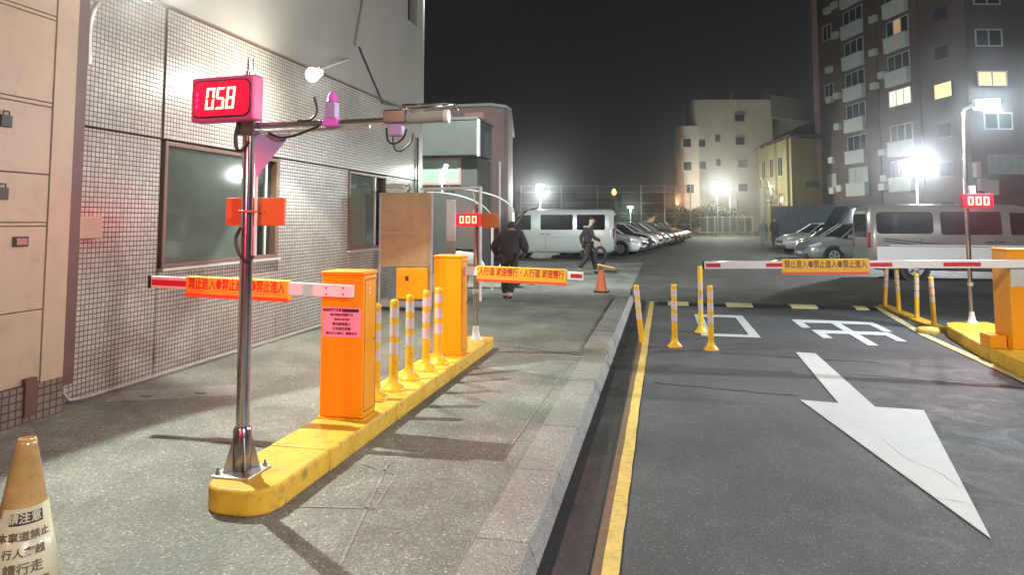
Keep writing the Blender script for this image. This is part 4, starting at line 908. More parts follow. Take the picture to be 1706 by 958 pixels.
def van(label, loc, rz, paint, lower, Lc, H, wins, wheels_x, stripe=False, lower_z=.62, hwv=.84):
    t = thing('parked_van', label, 'van', loc, rz); h2 = Lc/2; hw = hwv
    top = [(-h2, H-.18), (-h2+.06, H-.05), (-h2+.3, H), (h2-1.55, H), (h2-1.3, H-.04), (h2-.62, 1.22), (h2-.30, 1.02), (h2-.06, .86), (h2, .62)]
    wid = [(-h2, hw*.93), (-h2+.12, hw*.98), (-h2+.5, hw), (h2-1.2, hw), (h2-.5, hw*.96), (h2-.1, hw*.86), (h2, hw*.74)]
    bot = [(-h2, .34), (-h2+.2, .26), (h2-.4, .24), (h2, .34)]
    rings = []; N = 40; zbelt = 1.12
    for i in range(N+1):
        x = -h2+Lc*(.5-.5*math.cos(PI*i/N)); zt, ww, zb = lerp(top, x), lerp(wid, x), lerp(bot, x)
        zm = min(zbelt, zt-.12); zs = max(zm+.02, zt-.13)
        tw = ww*(1-.13*min(1, max(0, (zs-zbelt)/(H-zbelt))))
        half = [(ww*.93, zb), (ww*.995, zb+.12), (ww, (zb+zm)/2), (ww*.985, zm), (tw, zs), (tw*.90, zt-.025), (tw*.6, zt), (0, zt+.015)]
        rings.append([(x, y_, z) for y_, z in half]+[(x, -y_, z) for y_, z in half[-2::-1]])
    MB().loft(rings).build('body', paint, t)
    def yy(x, z):
        ww = lerp(wid, x)*.985; tw = lerp(wid, x)*(1-.13*min(1, (H-.13-zbelt)/(H-zbelt)))
        return ww+(tw-ww)*max(0, (z-zbelt))/(H-.13-zbelt)
    for s_ in (-1, 1):
        for poly in wins:
            n = len(poly)
            o1 = [(x, s_*(yy(x, z)+.012), z) for x, z in poly]; o2 = [(x, s_*(yy(x, z)-.03), z) for x, z in poly]
            MB().add(o1+o2, [tuple(range(n)), tuple(range(2*n-1, n-1, -1))]+[(i, n+i, n+(i+1) % n, (i+1) % n) for i in range(n)]).build('side_window', 'car_glass', t)
            cx = sum(p[0] for p in poly)/n; cz = sum(p[1] for p in poly)/n
        MB().box(-h2+.5, h2-1.0, s_*(hw*1.0)-.012, s_*(hw*1.0)+.014, .90, .93).build('side_moulding', lower, t)
        if lower != paint: MB().box(-h2+.18, h2-.35, s_*hw-.010, s_*hw+.010, .36, lower_z).build('lower_panel', lower, t, bevel=.006)
        for x in wins[:-1]:
            xx = min(p[0] for p in x)
        MB().box(h2-2.32, h2-2.17, s_*(hw+.0), s_*(hw+.022), 1.0, 1.035).build('door_handle', 'plastic_grey', t)
        MB().box(h2-2.05, h2-1.90, s_*(hw+.0), s_*(hw+.022), 1.0, 1.035).build('door_handle', 'plastic_grey', t)
        for x in (h2-2.12, h2-.98, -h2+1.25): MB().box(x, x+.012, s_*hw-.008, s_*hw+.004, .42, 1.1).build('door_seam', 'plastic_grey', t)
        a_, b_ = (s_*.62, s_*.80); MB().box(-h2-.012, -h2+.05, min(a_, b_), max(a_, b_), .85, 1.25).build('taillight', 'tail_lens', t, bevel=.01)
        MB().box(h2-.14, h2+.0, min(s_*.36, s_*.62), max(s_*.36, s_*.62), .66, .80).build('headlight', 'head_lens', t, bevel=.02)
        MB().loft([[(h2-1.05, s_*(hw-.02), 1.10), (h2-.93, s_*(hw-.02), 1.10), (h2-.93, s_*(hw-.02), 1.30), (h2-1.05, s_*(hw-.02), 1.30)], [(h2-1.02, s_*(hw+.2), 1.12), (h2-.96, s_*(hw+.2), 1.12), (h2-.96, s_*(hw+.2), 1.28), (h2-1.02, s_*(hw+.2), 1.28)]]).build('mirror', 'plastic_grey', t)
        if stripe:
            for z0, dx in ((.93, 0), (.99, .22)):
                MB().add([(-h2+.35, s_*(hw+.004), z0+.12), (-h2+1.2+dx, s_*(hw+.004), z0), (-h2+2.0, s_*(hw+.004), z0-.02), (-h2+1.2+dx, s_*(hw+.004), z0-.03), (-h2+.35, s_*(hw+.004), z0+.09)], [(0, 1, 2, 3, 4)]).build('stripe_decal', 'plastic_grey', t)
    MB().box(-h2-.02, -h2+.02, -hw*.72, hw*.72, 1.12, H-.24).build('rear_window', 'car_glass', t, bevel=.015)
    MB().box(-h2-.06, -h2+.08, -hw*.9, hw*.9, .32, .52).build('rear_bumper', 'plastic_grey', t, bevel=.03)
    MB().box(h2-.10, h2+.04, -hw*.72, hw*.72, .32, .52).build('front_bumper', lower, t, bevel=.03)
    vs = [(h2-.66, -.66, 1.235), (h2-.66, .66, 1.235), (h2-1.26, .60, H-.075), (h2-1.26, -.60, H-.075)]
    off = Vector((.03, 0, .025)); MB().add([Vector(v)+off for v in vs]+[Vector(v)-off for v in vs], [(0, 1, 2, 3), (7, 6, 5, 4), (0, 4, 5, 1), (1, 5, 6, 2), (2, 6, 7, 3), (3, 7, 4, 0)]).build('windscreen', 'car_glass', t)
    wheels(t, wheels_x, hw-.012, .31)
    return t
def rwin(x0, x1, z0, z1, r=.06): return rrect((x0+x1)/2, (z0+z1)/2, x1-x0, z1-z0, r, 3)
# silver van (nose to the left)
H_ = 2.04; h2 = 2.45
van('silver-white van parked side-on behind the two walking people', (-4.36, 29.0, 0), PI, 'van_silver', 'van_silver', 4.9, H_,
    [rwin(-h2+.35, -h2+1.50, 1.20, 1.82), rwin(-h2+1.66, -h2+3.0, 1.20, 1.82), [(h2-1.50, 1.20), (h2-.72, 1.20), (h2-.98, 1.55), (h2-1.16, 1.80), (h2-1.50, 1.81)]], (-1.45, 1.5))
van('large taupe and white van with dark windows parked behind the right barrier arm', (7.95, 20.95, 0), 0, 'van_taupe', 'van_white', 5.1, 2.0,
    [rwin(-2.35, -.98, 1.22, 1.80, .1), rwin(-.80, .62, 1.20, 1.80, .06), [(.82, 1.20), (1.80, 1.20), (1.55, 1.52), (1.38, 1.74), (.82, 1.78)]], (-1.45, 1.5), stripe=True, lower_z=.88)
GL = 'cars parked nose-out in the left row'
dr = Vector((4.3, 29.0)).normalized()
lefts = [('white', 'white hatchback directly behind the rear of the silver van'), ('black', 'black car second in the left row beyond the silver van'), ('white', 'white car third in the left parked row'),
         ('silver', 'silver car fourth in the left parked row'), ('white', 'white car fifth in the left parked row'), ('black', 'black car sixth in the left parked row'), ('black', 'black car seventh in the left parked row with lit bonnet edge'), ('grey', 'dark grey car eighth in the left parked row'), ('black', 'last black car at the far end of the left row')]
for i, (cname, lb) in enumerate(lefts):
    yy = 32.4+i*2.9; xn = -.9+(yy-32)*.125
    car(lb, (xn-2.1, yy, 0), math.radians(-14), 'car_'+cname, GL, hatch=(i in (0, 3)), H=1.5 if i in (0, 3) else 1.44)
GR = 'cars parked nose-out in the right row'
for (xn, yy, cn, lb, hh, ht) in ((4.95, 27.6, 'silver', 'silver-grey saloon nearest in the right row beside the taupe van', 1.48, False), (5.55, 30.8, 'grey', 'dark grey car second in the right parked row', 1.46, False),
        (5.7, 37.0, 'white', 'white saloon in the right row with its bonnet lit', 1.46, False), (6.6, 40.2, 'silver', 'pale silver car fourth in the right parked row', 1.44, False), (7.3, 43.4, 'black', 'black car far down the right row by the hoarding', 1.46, True)):
    car(lb, (xn+2.1, yy, 0), math.radians(194), 'car_'+cn, GR, H=hh, hatch=ht)
van('black van in the right row rising behind the silver-grey saloon', (8.9, 33.6, 0), PI+.2, 'car_black', 'car_black', 4.6, 2.25, [rwin(-1.9, -.7, 1.2, 1.78), rwin(-.5, .9, 1.2, 1.78)], (-1.4, 1.45))
car('white car half hidden behind the small red display', (-8.6, 27.0, 0), math.radians(-60), 'car_white', None)
car('dark car left of the silver van nose', (-9.0, 33.5, 0), math.radians(-20), 'car_grey', None)

# ================================================================ MIDDLE LEFT: cabinet, gate frame, booth bits
cbn = thing('ticket_cabinet', 'tall tan board cabinet in a white frame with a yellow box at its foot', 'cabinet', (-4.42, 11.55, 0), math.radians(8))
for x in (-.46, .46): MB().box(x-.02, x+.02, -.02, .02, 0, 2.06).build('frame_post', 'white_pipe', cbn, bevel=.004)
MB().box(-.438, .438, -.015, .015, 1.36, 1.98).build('board', 'board_tan', cbn)
MB().box(-.438, .438, -.016, .014, .76, 1.345).build('board', 'board_tan', cbn)
MB().box(-.438, .438, -.022, .0, 1.345, 1.36).build('rail', 'white_pipe', cbn)
MB().box(-.44, .44, -.02, .02, 1.98, 2.06).build('top_rail', 'board_tan', cbn)
MB().box(-.14, .41, -.10, .22, .20, .74).build('yellow_box', 'amber_box', cbn, bevel=.012)
MB().box(.02, .08, -.102, -.1005, .52, .60).build('sticker', 'ink_black', cbn)
MB().box(-.43, .43, -.05, .28, .06, .19).build('plinth', 'conc_grey', cbn, bevel=.01)
fl = thing('flood_lamp', 'unlit grey floodlight on top of the tan board cabinet', 'lamp', (-4.55, 11.5, 2.07))
MB().box(-.20, .14, -.10, .06, .06, .14).build('housing', 'frame_alu', fl, bevel=.012); MB().tube([(.14, 0, .10), (.20, 0, .13), (.22, 0, .05), (.17, 0, .0)], .018, 8).build('bracket', 'frame_brown', fl)
gf = thing('gate_frame', 'white steel goalpost frame behind the far amber cabinet', 'gate frame', (0, 13.2, 0))
MB().tube([(-4.75, 0, 2.20), (-3.50, 0, 2.22)], .028, 10).build('crossbar', 'white_paint', gf)
for x in (-3.50,): MB().tube([(x, 0, 0), (x, 0, 2.24)], .032, 10).build('post', 'white_paint', gf)
for x in (-4.7,): MB().tube([(x, 0, 0), (x, 0, 2.20)], .025, 10).build('post', 'white_paint', gf)
MB().tube([(-3.66, 0.0, 2.2), (-3.62, 0, 1.95), (-3.50, 0, 1.8)], .014, 6).build('brace', 'white_paint', gf)
wb = thing('notice_board', 'upright white panel board standing behind the tan cabinet', 'panel', (-4.35, 14.0, 0))
MB().box(-.10, .10, -.02, .02, 1.13, 2.0).build('upper_board', 'white_paint', wb, bevel=.005); MB().box(-.10, .10, -.02, .02, 0, 1.11).build('lower_board', 'conc_cream', wb, bevel=.005)
cn_ = thing('canopy', 'curved pale canopy ribs behind the goalpost frame', 'canopy', (0, 15.2, 0))
for (x0, x1, z0, z1, yo) in ((-5.3, -3.75, 1.55, 2.22, 0), (-5.3, -3.45, 1.75, 2.36, .9)):
    pts = [(x0+(x1-x0)*math.sin(PI/2*i/10), yo, z0+(z1-z0)*math.cos(PI/2*i/10)) for i in range(11)]
    MB().tube(pts, .022, 8).build('rib', 'conc_grey', cn_)
MB().tube([(-3.75, 0, 0), (-3.75, 0, 1.56)], .03, 8).build('post', 'white_paint', cn_); MB().tube([(-3.45, .9, 0), (-3.45, .9, 1.76)], .03, 8).build('post', 'white_paint', cn_)
bn = thing('motor_scooter', 'white scooter parked under the curved canopy', 'scooter', (-4.1, 15.6, 0), .4)
MB().loft([[(x, y_*s_, z0+z*s_) for y_, z in rrect(0, .0, .32, .42, .1, 3)] for x, z0, s_ in ((-.75, .72, .5), (-.55, .72, .9), (-.1, .66, .85), (.1, .38, .5), (.4, .40, .45), (.62, .75, .7), (.72, .95, .4))]).build('body', 'car_white', bn)
for x in (-.55, .72):
    w_ = MB().tube([(x, -.05, .24), (x, .05, .24)], .24, 20).build('wheel', 'rubber', bn); MB().tube([(x, -.055, .24), (x, .055, .24)], .12, 12).build('rim', 'galv', w_)
MB().loft([[(x, y_, .90+dz+z) for y_, z in rrect(0, 0, .26, .08, .03, 3)] for x, dz in ((-.75, .03), (-.4, 0), (-.02, 0))]).build('seat', 'black', bn)
MB().tube([(.62, 0, .5), (.52, 0, 1.08)], .03, 8).build('steering_column', 'plastic_grey', bn); MB().tube([(.45, -.3, 1.10), (.53, 0, 1.06), (.45, .3, 1.10)], .018, 8).build('handlebar', 'black', bn)
lt = thing('tube_lamp', 'slanted white tube lamp glowing in front of the grey annex', 'lamp', (-4.75, 14.6, 2.45))
MB().tube([(0, 0, 0), (.0, 0, -.25)], .02, 8).build('stem', 'white_paint', lt)
MB().tube([(-.04, 0, .02), (.10, 0, .36)], .045, 12).build('tube', 'tube_lit', lt)
MB().lathe([(.001, -.07), (.06, -.05), (.07, 0), (.05, .04), (.001, .05)], 12).build('bulb', 'bulb_green', lt)
lamp('tube_lamp_light', 'POINT', (-4.65, 14.4, 2.62), 70, (.85, 1, .88), None, radius=.1)

# ---- buildings mid-left
def bwin(parent, P, ux, w_, h_, z, m, fm='win_frame', bars=1, depth=.06, t=.07, sill=False):
    """window on a vertical wall: P=(x,y) centre, ux=unit vector along wall (outward normal = ux rotated -90)"""
    ux = Vector(ux).normalized(); nx = Vector((ux.y, -ux.x)); P = Vector(P)
    def bx(b, a0, a1, n0, n1, z0, z1):
        q = []
        for zz_ in (z0, z1):
            for (a, n_) in ((a0, n0), (a1, n0), (a1, n1), (a0, n1)):
                v = P+ux*a+nx*n_; q.append((v.x, v.y, zz_))
        b.add(q, [(0, 3, 2, 1), (4, 5, 6, 7), (0, 1, 5, 4), (1, 2, 6, 5), (2, 3, 7, 6), (3, 0, 4, 7)])
    b = MB(); a = w_/2
    bx(b, -a, a, 0, depth, z, z+t); bx(b, -a, a, 0, depth, z+h_-t, z+h_); bx(b, -a, -a+t, 0, depth, z+t, z+h_-t); bx(b, a-t, a, 0, depth, z+t, z+h_-t)
    for k in range(bars): 
        xx = -a+w_*(k+1)/(bars+1); bx(b, xx-t/2, xx+t/2, 0, depth*.9, z+t, z+h_-t)
    o = b.build('window', fm, parent)
    n_ = bars+1
    for k in range(n_):
        b = MB(); bx(b, -a+w_*k/n_+t*.6, -a+w_*(k+1)/n_-t*.6, .002, depth*.4, z+t, z+h_-t)
        mm = m[k % len(m)] if isinstance(m, (list, tuple)) else m
        b.build('pane', mm, o)
    return o
an = thing('grey_annex', 'grey annex building with a pale green window beyond the mosaic wall', 'building')
MB().box(-12, -5.25, 19.4, 21.0, 0, 3.42).build('wall', 'annex_grey', an)
MB().box(-12.2, -5.10, 18.9, 20.6, 3.44, 4.46).build('upper_storey', 'annex_grey', an, bevel=.02)
MB().box(-12.25, -5.06, 18.86, 20.64, 4.46, 4.54).build('parapet', 'annex_grey', an)
MB().box(-5.11, -5.04, 18.86, 19.0, 3.40, 4.46).build('corner_pipe', 'win_frame', an)
bwin(an, (-6.35, 19.4), (1, 0), 1.25, .80, 2.62, 'green_pane', 'render_pink', 0)
MB().box(-7.5, -5.30, 19.36, 19.398, 0, 2.5).build('ground_floor_board', 'annex_grey', an)
for k in range(6): MB().box(-6.9+k*.18, -6.82+k*.18, 19.30, 19.358, 2.42, 2.6).build('fin', 'conc_dark', an)
bk = thing('brick_building', 'dusky brick building with a pink rendered bay beyond the grey annex', 'building')
MB().prism([(-14, 27.5), (-6.9, 27.5), (-6.45, 28.1), (-6.40, 28.7), (-8.2, 38), (-14, 38)], 0, 6.3).build('wall', 'brick_pink', bk)
MB().prism([(-14.2, 27.35), (-6.85, 27.35), (-6.32, 28.0), (-6.27, 28.8), (-8.1, 38.1), (-14.2, 38.1)], 6.3, 6.42).build('parapet', 'conc_grey', bk)
MB().box(-7.95, -7.15, 27.38, 27.498, 4.55, 6.05).build('rendered_bay', 'render_pink', bk)
MB().box(-9.3, -8.0, 27.2, 27.498, 4.6, 5.4).build('recess_box', 'conc_dark', bk)
for k in range(4): MB().box(-7.75+k*.22, -7.6+k*.22, 27.42, 27.498, 1.8, 3.6).build('shutter_slat', 'conc_grey', bk)
MB().tube([(-6.5, 27.6, .2), (-6.5, 27.6, 4.0)], .05, 8).build('downpipe', 'win_frame', bk)

# ================================================================ CAR PARK LAMPS
def sl(px, py, d, lb, bulb, power, col, lens=.13):
    p = far(px, d); h_ = zat(py, d)
    return street_lamp(lb, (p.x, p.y, 0), h_, bulb, power, col, out=(.05, -.25), lens=lens)
sl(900, 310, 44, 'lamp post glowing behind the silver van', 'bulb_green', 2600, (.93, 1, .93), .22)
sl(1195, 305, 68, 'lamp post glowing in front of the cream building', 'bulb_green', 3200, (1, 1, .9), .30)
sl(1528, 260, 27.5, 'lamp post glowing above the taupe van', 'bulb_cool', 4500, (.90, .96, 1), .16)
p = far(1050, 80); street_lamp('faint distant greenish lamp low over the left parked row', (p.x, p.y, 0), 3.2, 'bulb_green', 500, (.8, 1, .85), out=(0, -.2), lens=.22)
p = far(1023, 62); t = thing('amber_beacon', 'small amber beacon on a thin pole beyond the silver van', 'beacon', (p.x, p.y, 0))
MB().tube([(0, 0, 0), (0, 0, 3.9)], .05, 8).build('post', 'conc_dark', t); MB().lathe([(.001, 3.9), (.16, 3.95), (.18, 4.2), (.10, 4.4), (.001, 4.45)], 12).build('beacon_head', 'bulb_amber', t)

t = flood('added_corner_flood', 'added floodlight out of view high on the far corner of the tall tiled building', (-4.55, 13.7, 7.4), (-2.5, 27, 0), 'bulb_green', (-5.0, 13.2, 7.3), 6500, (.93, 1, .94), 120, .6)  # added above the view to brighten the vans and car park
street_lamp('added lamp post out of view beyond the right island lighting the taupe van', (9.5, 8.2, ZL), 5.6, 'bulb_cool', 1500, (.95, .98, 1), out=(-.3, .6))  # unseen lamp, added to light the taupe van and right side
# ================================================================ RIGHT BRICK TOWER
tw = thing('brick_tower', 'tall brown brick apartment block with pale balconies at the right', 'apartment block')
A0, A1 = far(1365, 67.5), far(1622, 47.6); uA = (A1-A0).normalized(); nA = Vector((uA.y, -uA.x))
B1 = A1+RT*30; uB = RT.copy(); back = Vector((-RT.y, RT.x))*25
MB().prism([tuple(A0), tuple(A1), tuple(B1), tuple(B1*1.3), tuple(A0*1.3)], 0, 40).build('wall', 'brick_brown', tw)
FH = 2.87
def onA(px):
    # parameter on facet A for column px
    k = (px-853)/1150
    # solve A0+s*(A1-A0) with lateral/depth = k
    def ld(P): return P.dot(RT), P.dot(FW)
    l0, d0 = ld(A0); l1, d1 = ld(A1); s_ = (k*d0-l0)/((l1-l0)-k*(d1-d0)); return A0+(A1-A0)*s_
def obox(P, ux, a0, a1, n0, n1, z0, z1, b=None):
    b = b or MB(); ux = Vector(ux); nx = Vector((ux.y, -ux.x)); q = []
    for zz_ in (z0, z1):
        for (a, n_) in ((a0, n0), (a1, n0), (a1, n1), (a0, n1)): v = P+ux*a+nx*n_; q.append((v.x, v.y, zz_))
    return b.add(q, [(0, 3, 2, 1), (4, 5, 6, 7), (0, 1, 5, 4), (1, 2, 6, 5), (2, 3, 7, 6), (3, 0, 4, 7)])
for (px0, w_, fl0, fl1, kind) in ((1432, 2.9, 0, 7, 1), (1507, 2.75, 0, 6, 2)):
    P = onA(px0); d = P.dot(FW)
    for k in range(fl0, fl1):
        zb_ = (3.75 if kind == 1 else 3.9)+FH*k-(0 if kind == 1 else .02)
        lit = {(2, 3): 'pane_lit_dim', (2, 2): 'pane_lit_white'}.get((kind, k), 'pane_dark')
        if (kind, k) == (2, 4): lit = ['pane_dark', 'pane_lit_dim', 'pane_dark']
        if (kind, k) == (2, 3): lit = 'pane_dark'
        if not (kind == 2 and k == 2):
            b_ = obox(P, uA, -w_/2, w_/2, 0, .40, zb_, zb_+1.12).build('balcony', 'balcony_pale', tw, bevel=.03)
            obox(P, uA, -w_/2-.05, w_/2+.05, -.0, .45, zb_+1.125, zb_+1.19).build('railing', 'win_frame', b_)
        bwin(tw, P+nA*(.02), uA, w_, 1.35, zb_+1.2, lit if kind == 2 or k != 0 else 'frost_pane', bars=2 if kind == 1 else 2)
for k in range(7):   # small windows and air conditioners left of the balconies
    zb_ = 4.2+FH*k; P = onA(1388)
    if k in (0, 3, 5): bwin(tw, P+nA*.02, uA, 1.5, 1.5, zb_+.3, 'frost_pane' if k < 2 else 'pane_dark', bars=1)
    for q, px_ in ((0, 1392), (1, 1404)):
        if (k+q) % 3 == 2: continue
        P = onA(px_); b_ = obox(P, uA, -.42, .42, .03, .42, zb_-.1+q*.15, zb_+.5+q*.15).build('air_conditioner', 'ac_white', tw, bevel=.03)
for k, pxs in ((0, (1476, 1480)), (1, (1478,)), (3, (1468, 1482)), (4, (1468,)), (5, (1470,))):
    for q, px_ in enumerate(pxs):
        P = onA(px_); obox(P, uA, -.4, .4, .03, .42, 4.1+FH*k+q*.7, 4.65+FH*k+q*.7).build('air_conditioner', 'ac_white', tw, bevel=.03)
P = onA(1580); bwin(tw, P+nA*.02, uA, 1.9, 1.2, zat(160, 49.5), 'pane_lit', 'brown_trim', bars=0)
for k in (0, 1, 2, 4, 5): bwin(tw, P+nA*.02, uA, 1.5, 1.1, zat(160, 49.5)+FH*(k-3), 'pane_dark', 'brown_trim', bars=0)
dB = 47.6
def onB(px): return A1+RT*((px-853)/1150*dB-A1.dot(RT))
for (x0, x1, y0, y1, m) in ((1637, 1683, 43, 73, 'pane_dark'), (1637, 1688, 115, 142, 'pane_lit'), (1645, 1693, 186, 215, 'pane_dark'), (1648, 1722, 257, 290, 'frost_pane'), (1637, 1683, -29, 1, 'pane_dark')):
    bwin(tw, onB((x0+x1)/2), uB, (x1-x0)/1150*dB, (y1-y0)/1150*dB, zat(y1, dB), m, bars=1 if m != 'frost_pane' else 4, t=.09)
for (x0, x1, y0, y1) in ((1628, 1640, 297, 318), (1640, 1658, 300, 325), (1622, 1630, 270, 296)):
    obox(onB((x0+x1)/2), uB, -(x1-x0)/2300*dB, (x1-x0)/2300*dB, .02, .45, zat(y1, dB), zat(y0, dB)).build('air_conditioner', 'ac_white', tw, bevel=.03)
b = MB()
for px_ in (1467, 1537): obox(onA(px_), uA, -.35, .35, 0, .12, 0, 40, b)
b.build('pilaster', 'brick_brown', tw)
b = obox(onA(1368), uA, -.3, .3, 0, .25, 0, 40).build('corner_band', 'render_pink', tw)

# ================================================================ CREAM BUILDING and YELLOW HOUSE
cw = thing('cream_building', 'cream concrete building with rounded corner in the far middle', 'building')
c0 = far(1165, 95); c1 = far(1365, 99); zt = zat(170, 95)
arc = [far(1147+(1165-1147)*(1-math.cos(a)), 99-4*math.sin(a)) for a in [PI/2*i/6 for i in range(7)]]
poly = [tuple(v) for v in arc]+[tuple(far(1290, 95.5)), tuple(far(1290, 99)), tuple(far(1352, 99)), tuple(far(1352, 115)), tuple(far(1147, 115))]
MB().prism(poly, 0, zt).build('wall', 'conc_cream', cw)
arc2 = [far(1124+(1146-1124)*(1-math.cos(a)), 96-4*math.sin(a)) for a in [PI/2*i/6 for i in range(7)]]
MB().prism([tuple(v) for v in arc2]+[tuple(far(1166, 92)), tuple(far(1166, 99)), tuple(far(1124, 99))], 2.5, zat(212, 94)).build('corner_wing', 'conc_cream', cw)
b = MB().prism([tuple(v) for v in arc]+[tuple(far(1290, 94.9)), tuple(far(1290, 96)), tuple(far(1150, 98))], zt, zt+.5); b.build('parapet', 'conc_cream', cw)
MB().prism([tuple(far(1288, 94)), tuple(far(1352, 98)), tuple(far(1352, 112)), tuple(far(1288, 112))], zat(197, 96), zat(160, 96)).build('roof_room', 'conc_cream', cw)
for (px_, py_, w_) in ((1146, 238, 1.3), (1146, 277, 1.3), (1150, 315, 1.2)):
    bwin(cw, far(px_, 91.95), RT, w_, 1.35, zat(py_+8, 92), ['pane_dark'], bars=0, t=.1)
for (px_, py_, w_) in ((1171, 238, 1.0), (1171, 275, 1.1), (1198, 229, .7), (1198, 270, .7), (1235, 195, 1.4), (1235, 234, 1.3), (1238, 272, 1.3), (1238, 312, 1.3)):
    bwin(cw, far(px_, 94.95 if px_ < 1290 else 96), RT, w_, 1.1, zat(py_+7, 95), 'pane_dark', 'conc_grey', bars=0, t=.08)
for px_ in (1222, 1281, 1312): MB().tube([(*far(px_, 96), zt), (*far(px_, 96), zt+1.6)], .12, 6).build('roof_vent', 'conc_grey', cw)
lamp('assumed_orange_glow', 'POINT', (*far(1128, 87), 4.2), 900, (1, .42, .16), None, radius=.2)
pp = far(1128, 87); t = thing('street_lamp', 'assumed small sodium lamp below the rounded corner of the cream building', 'street lamp', (pp.x, pp.y, 0), 0, 'warm lamps')  # lamp not seen itself, assumed from the orange tint on the wing
MB().tube([(0, 0, 0), (0, 0, 3.6)], .06, 8).build('post', 'conc_dark', t); MB().lathe([(.001, 3.6), (.12, 3.65), (.1, 3.9), (.001, 3.95)], 10).build('globe', 'bulb_amber', t)

yh = thing('yellow_house', 'yellow house with dark overhanging roof before the cream building', 'house')
y0_, y1_, y2_ = far(1264, 76), far(1320, 66), far(1385, 68)
ze = zat(226, 66)
MB().prism([tuple(y0_), tuple(y1_), tuple(y2_), tuple(far(1385, 80)), tuple(far(1264, 84))], 0, ze).build('wall', 'conc_yellow', yh)
r0, r1, r2, r3 = far(1258, 77), far(1318, 65), far(1390, 67), far(1390, 82)
rp = far(1345, 74)
MB().add([(*r0, ze-.3), (*r1, ze-.1), (*r2, ze-.1), (*r3, ze-.1), (*rp, ze+2.4), (*far(1390, 74), ze+2.4), (*r0, ze-.1), (*r1, ze+.15), (*r2, ze+.15)],
     [(6, 7, 4), (7, 8, 5, 4), (0, 1, 7, 6), (1, 2, 8, 7), (6, 4, 5, 3), (0, 3, 2, 1)]).build('roof', 'roof_dark', yh)
ul = (y1_-y0_).normalized()
for f_ in (.2, .45, .7):
    for zf in (.25, .62):
        bwin(yh, y0_+(y1_-y0_)*f_, ul, 1.3, 2.0, ze*zf, 'pane_dark', 'conc_cream', bars=1)
for f_ in (.08, .33, .58, .92): obox(y0_+(y1_-y0_)*f_, ul, -.25, .25, 0, .25, 0, ze-.1).build('column', 'conc_yellow', yh)
b = obox(far(1345, 66.9), RT, -1.1, 1.1, .1, .2, zat(312, 67), zat(302, 67)); b.build('name_strip', 'conc_dark', yh)
st = thing('outdoor_stair', 'pale outdoor staircase climbing against the yellow house', 'staircase')
s0 = far(1272, 60); s1 = far(1306, 60)
for k in range(9):
    P = s0+(s1-s0)*(1-k/9); obox(P, RT, -.2, .25, -.6, .6, 1.0+k*.38, 1.12+k*.38).build('step', 'white_paint', st)
for s_ in (-.6, .6): MB().tube([(*(s1+FW*s_), 2.0), (*(s0+FW*s_), 5.4)], .06, 6).build('handrail', 'white_paint', st)
for P in (s0, s1): obox(P, RT, -.12, .12, -.5, .5, 0, 4.4 if P is s0 else 1.2).build('pier', 'conc_cream', st)
pq = far(1216, 87.5); t = thing('street_lamp', 'second smaller lamp post close to the cream building wall', 'street lamp', (pq.x, pq.y, 0), 0, 'lamp posts of the car park')
MB().tube([(0, 0, 0), (0, 0, 5.4)], .07, 8).build('post', 'galv', t); MB().lathe([(.001, 5.4), (.2, 5.45), (.22, 5.7), (.001, 5.8)], 12).build('globe', 'bulb_green', t)
lamp('street_lamp_light', 'POINT', (pq.x, pq.y-.6, 5.5), 2000, (1, 1, .86), None, radius=.25)
lamp('assumed_stair_light', 'POINT', (*far(1284, 55), 4.2), 420, (1, .92, .55), None, radius=.15)
pp = far(1284, 55.3); t = thing('street_lamp', 'assumed short warm lamp lighting the staircase of the yellow house', 'street lamp', (pp.x, pp.y, 0), 0, 'warm lamps')  # lamp not seen itself, assumed because the staircase is lit
MB().tube([(0, 0, 0), (0, 0, 4.3)], .05, 8).build('post', 'conc_dark', t); MB().box(-.15, .15, -.1, .1, 4.3, 4.4).build('lamp_head', 'conc_dark', t)

# hoarding, fence, poles
hg = thing('blue_hoarding', 'blue-grey sheet hoarding behind the right parked row', 'hoarding')
h0, h1 = far(1286, 52), far(1475, 41); uh = (h1-h0).normalized(); nL = (h1-h0).length; n = 14
for k in range(n): obox(h0+uh*nL*(k+.5)/n, uh, -nL/n/2+.01, nL/n/2-.01, 0, .05+(k % 2)*.02, 0, 2.65).build('sheet', 'blue_hoarding', hg)
wf = thing('white_fence', 'white framed fence panel run below the cream building', 'fence')
f0, f1 = far(1165, 84), far(1252, 84); nL = (f1-f0).length
obox(f0, RT, 0, nL, 0, .12, 1.95, 2.1).build('top_rail', 'white_paint', wf); obox(f0, RT, 0, nL, 0, .12, 0.1, .25).build('bottom_rail', 'white_paint', wf)
for k in range(8): obox(f0+RT*nL*k/7, RT, -.09, .09, -.05, .10, 0, 2.2).build('post', 'white_paint', wf)
for k in range(7): obox(f0+RT*nL*(k+.5)/7, RT, -.42, .42, .0, .06, .3, 1.9).build('panel', 'conc_grey', wf)
np_ = thing('net_fence', 'tall ball-stop net on grey poles across the far side of the car park', 'fence')
pxs = (868, 935, 995, 1068, 1107, 1150, 1228)
for px_ in pxs: MB().tube([(*far(px_, 78), 0), (*far(px_, 78), 5.6 if px_ != 1228 else 4.0)], .06, 8).build('post', 'conc_grey', np_)
b = MB()
for z in (1.2, 2.4, 3.6, 4.8, 5.5):
    b.tube([(*far(868, 78), z), (*far(1150, 78), z)], .02, 4)
b.build('wire', 'conc_grey', np_)
lb_ = thing('low_buildings', 'dark low roofline beyond the net fence', 'building')
for (px0, px1, py_, d_) in ((860, 960, 318, 120), (960, 1035, 330, 130), (1035, 1130, 322, 125)):
    P = far((px0+px1)/2, d_); w_ = (px1-px0)/1150*d_
    obox(P, RT, -w_/2, w_/2, -6, 0, 0, zat(py_, d_)).build('block', 'conc_dark', lb_)

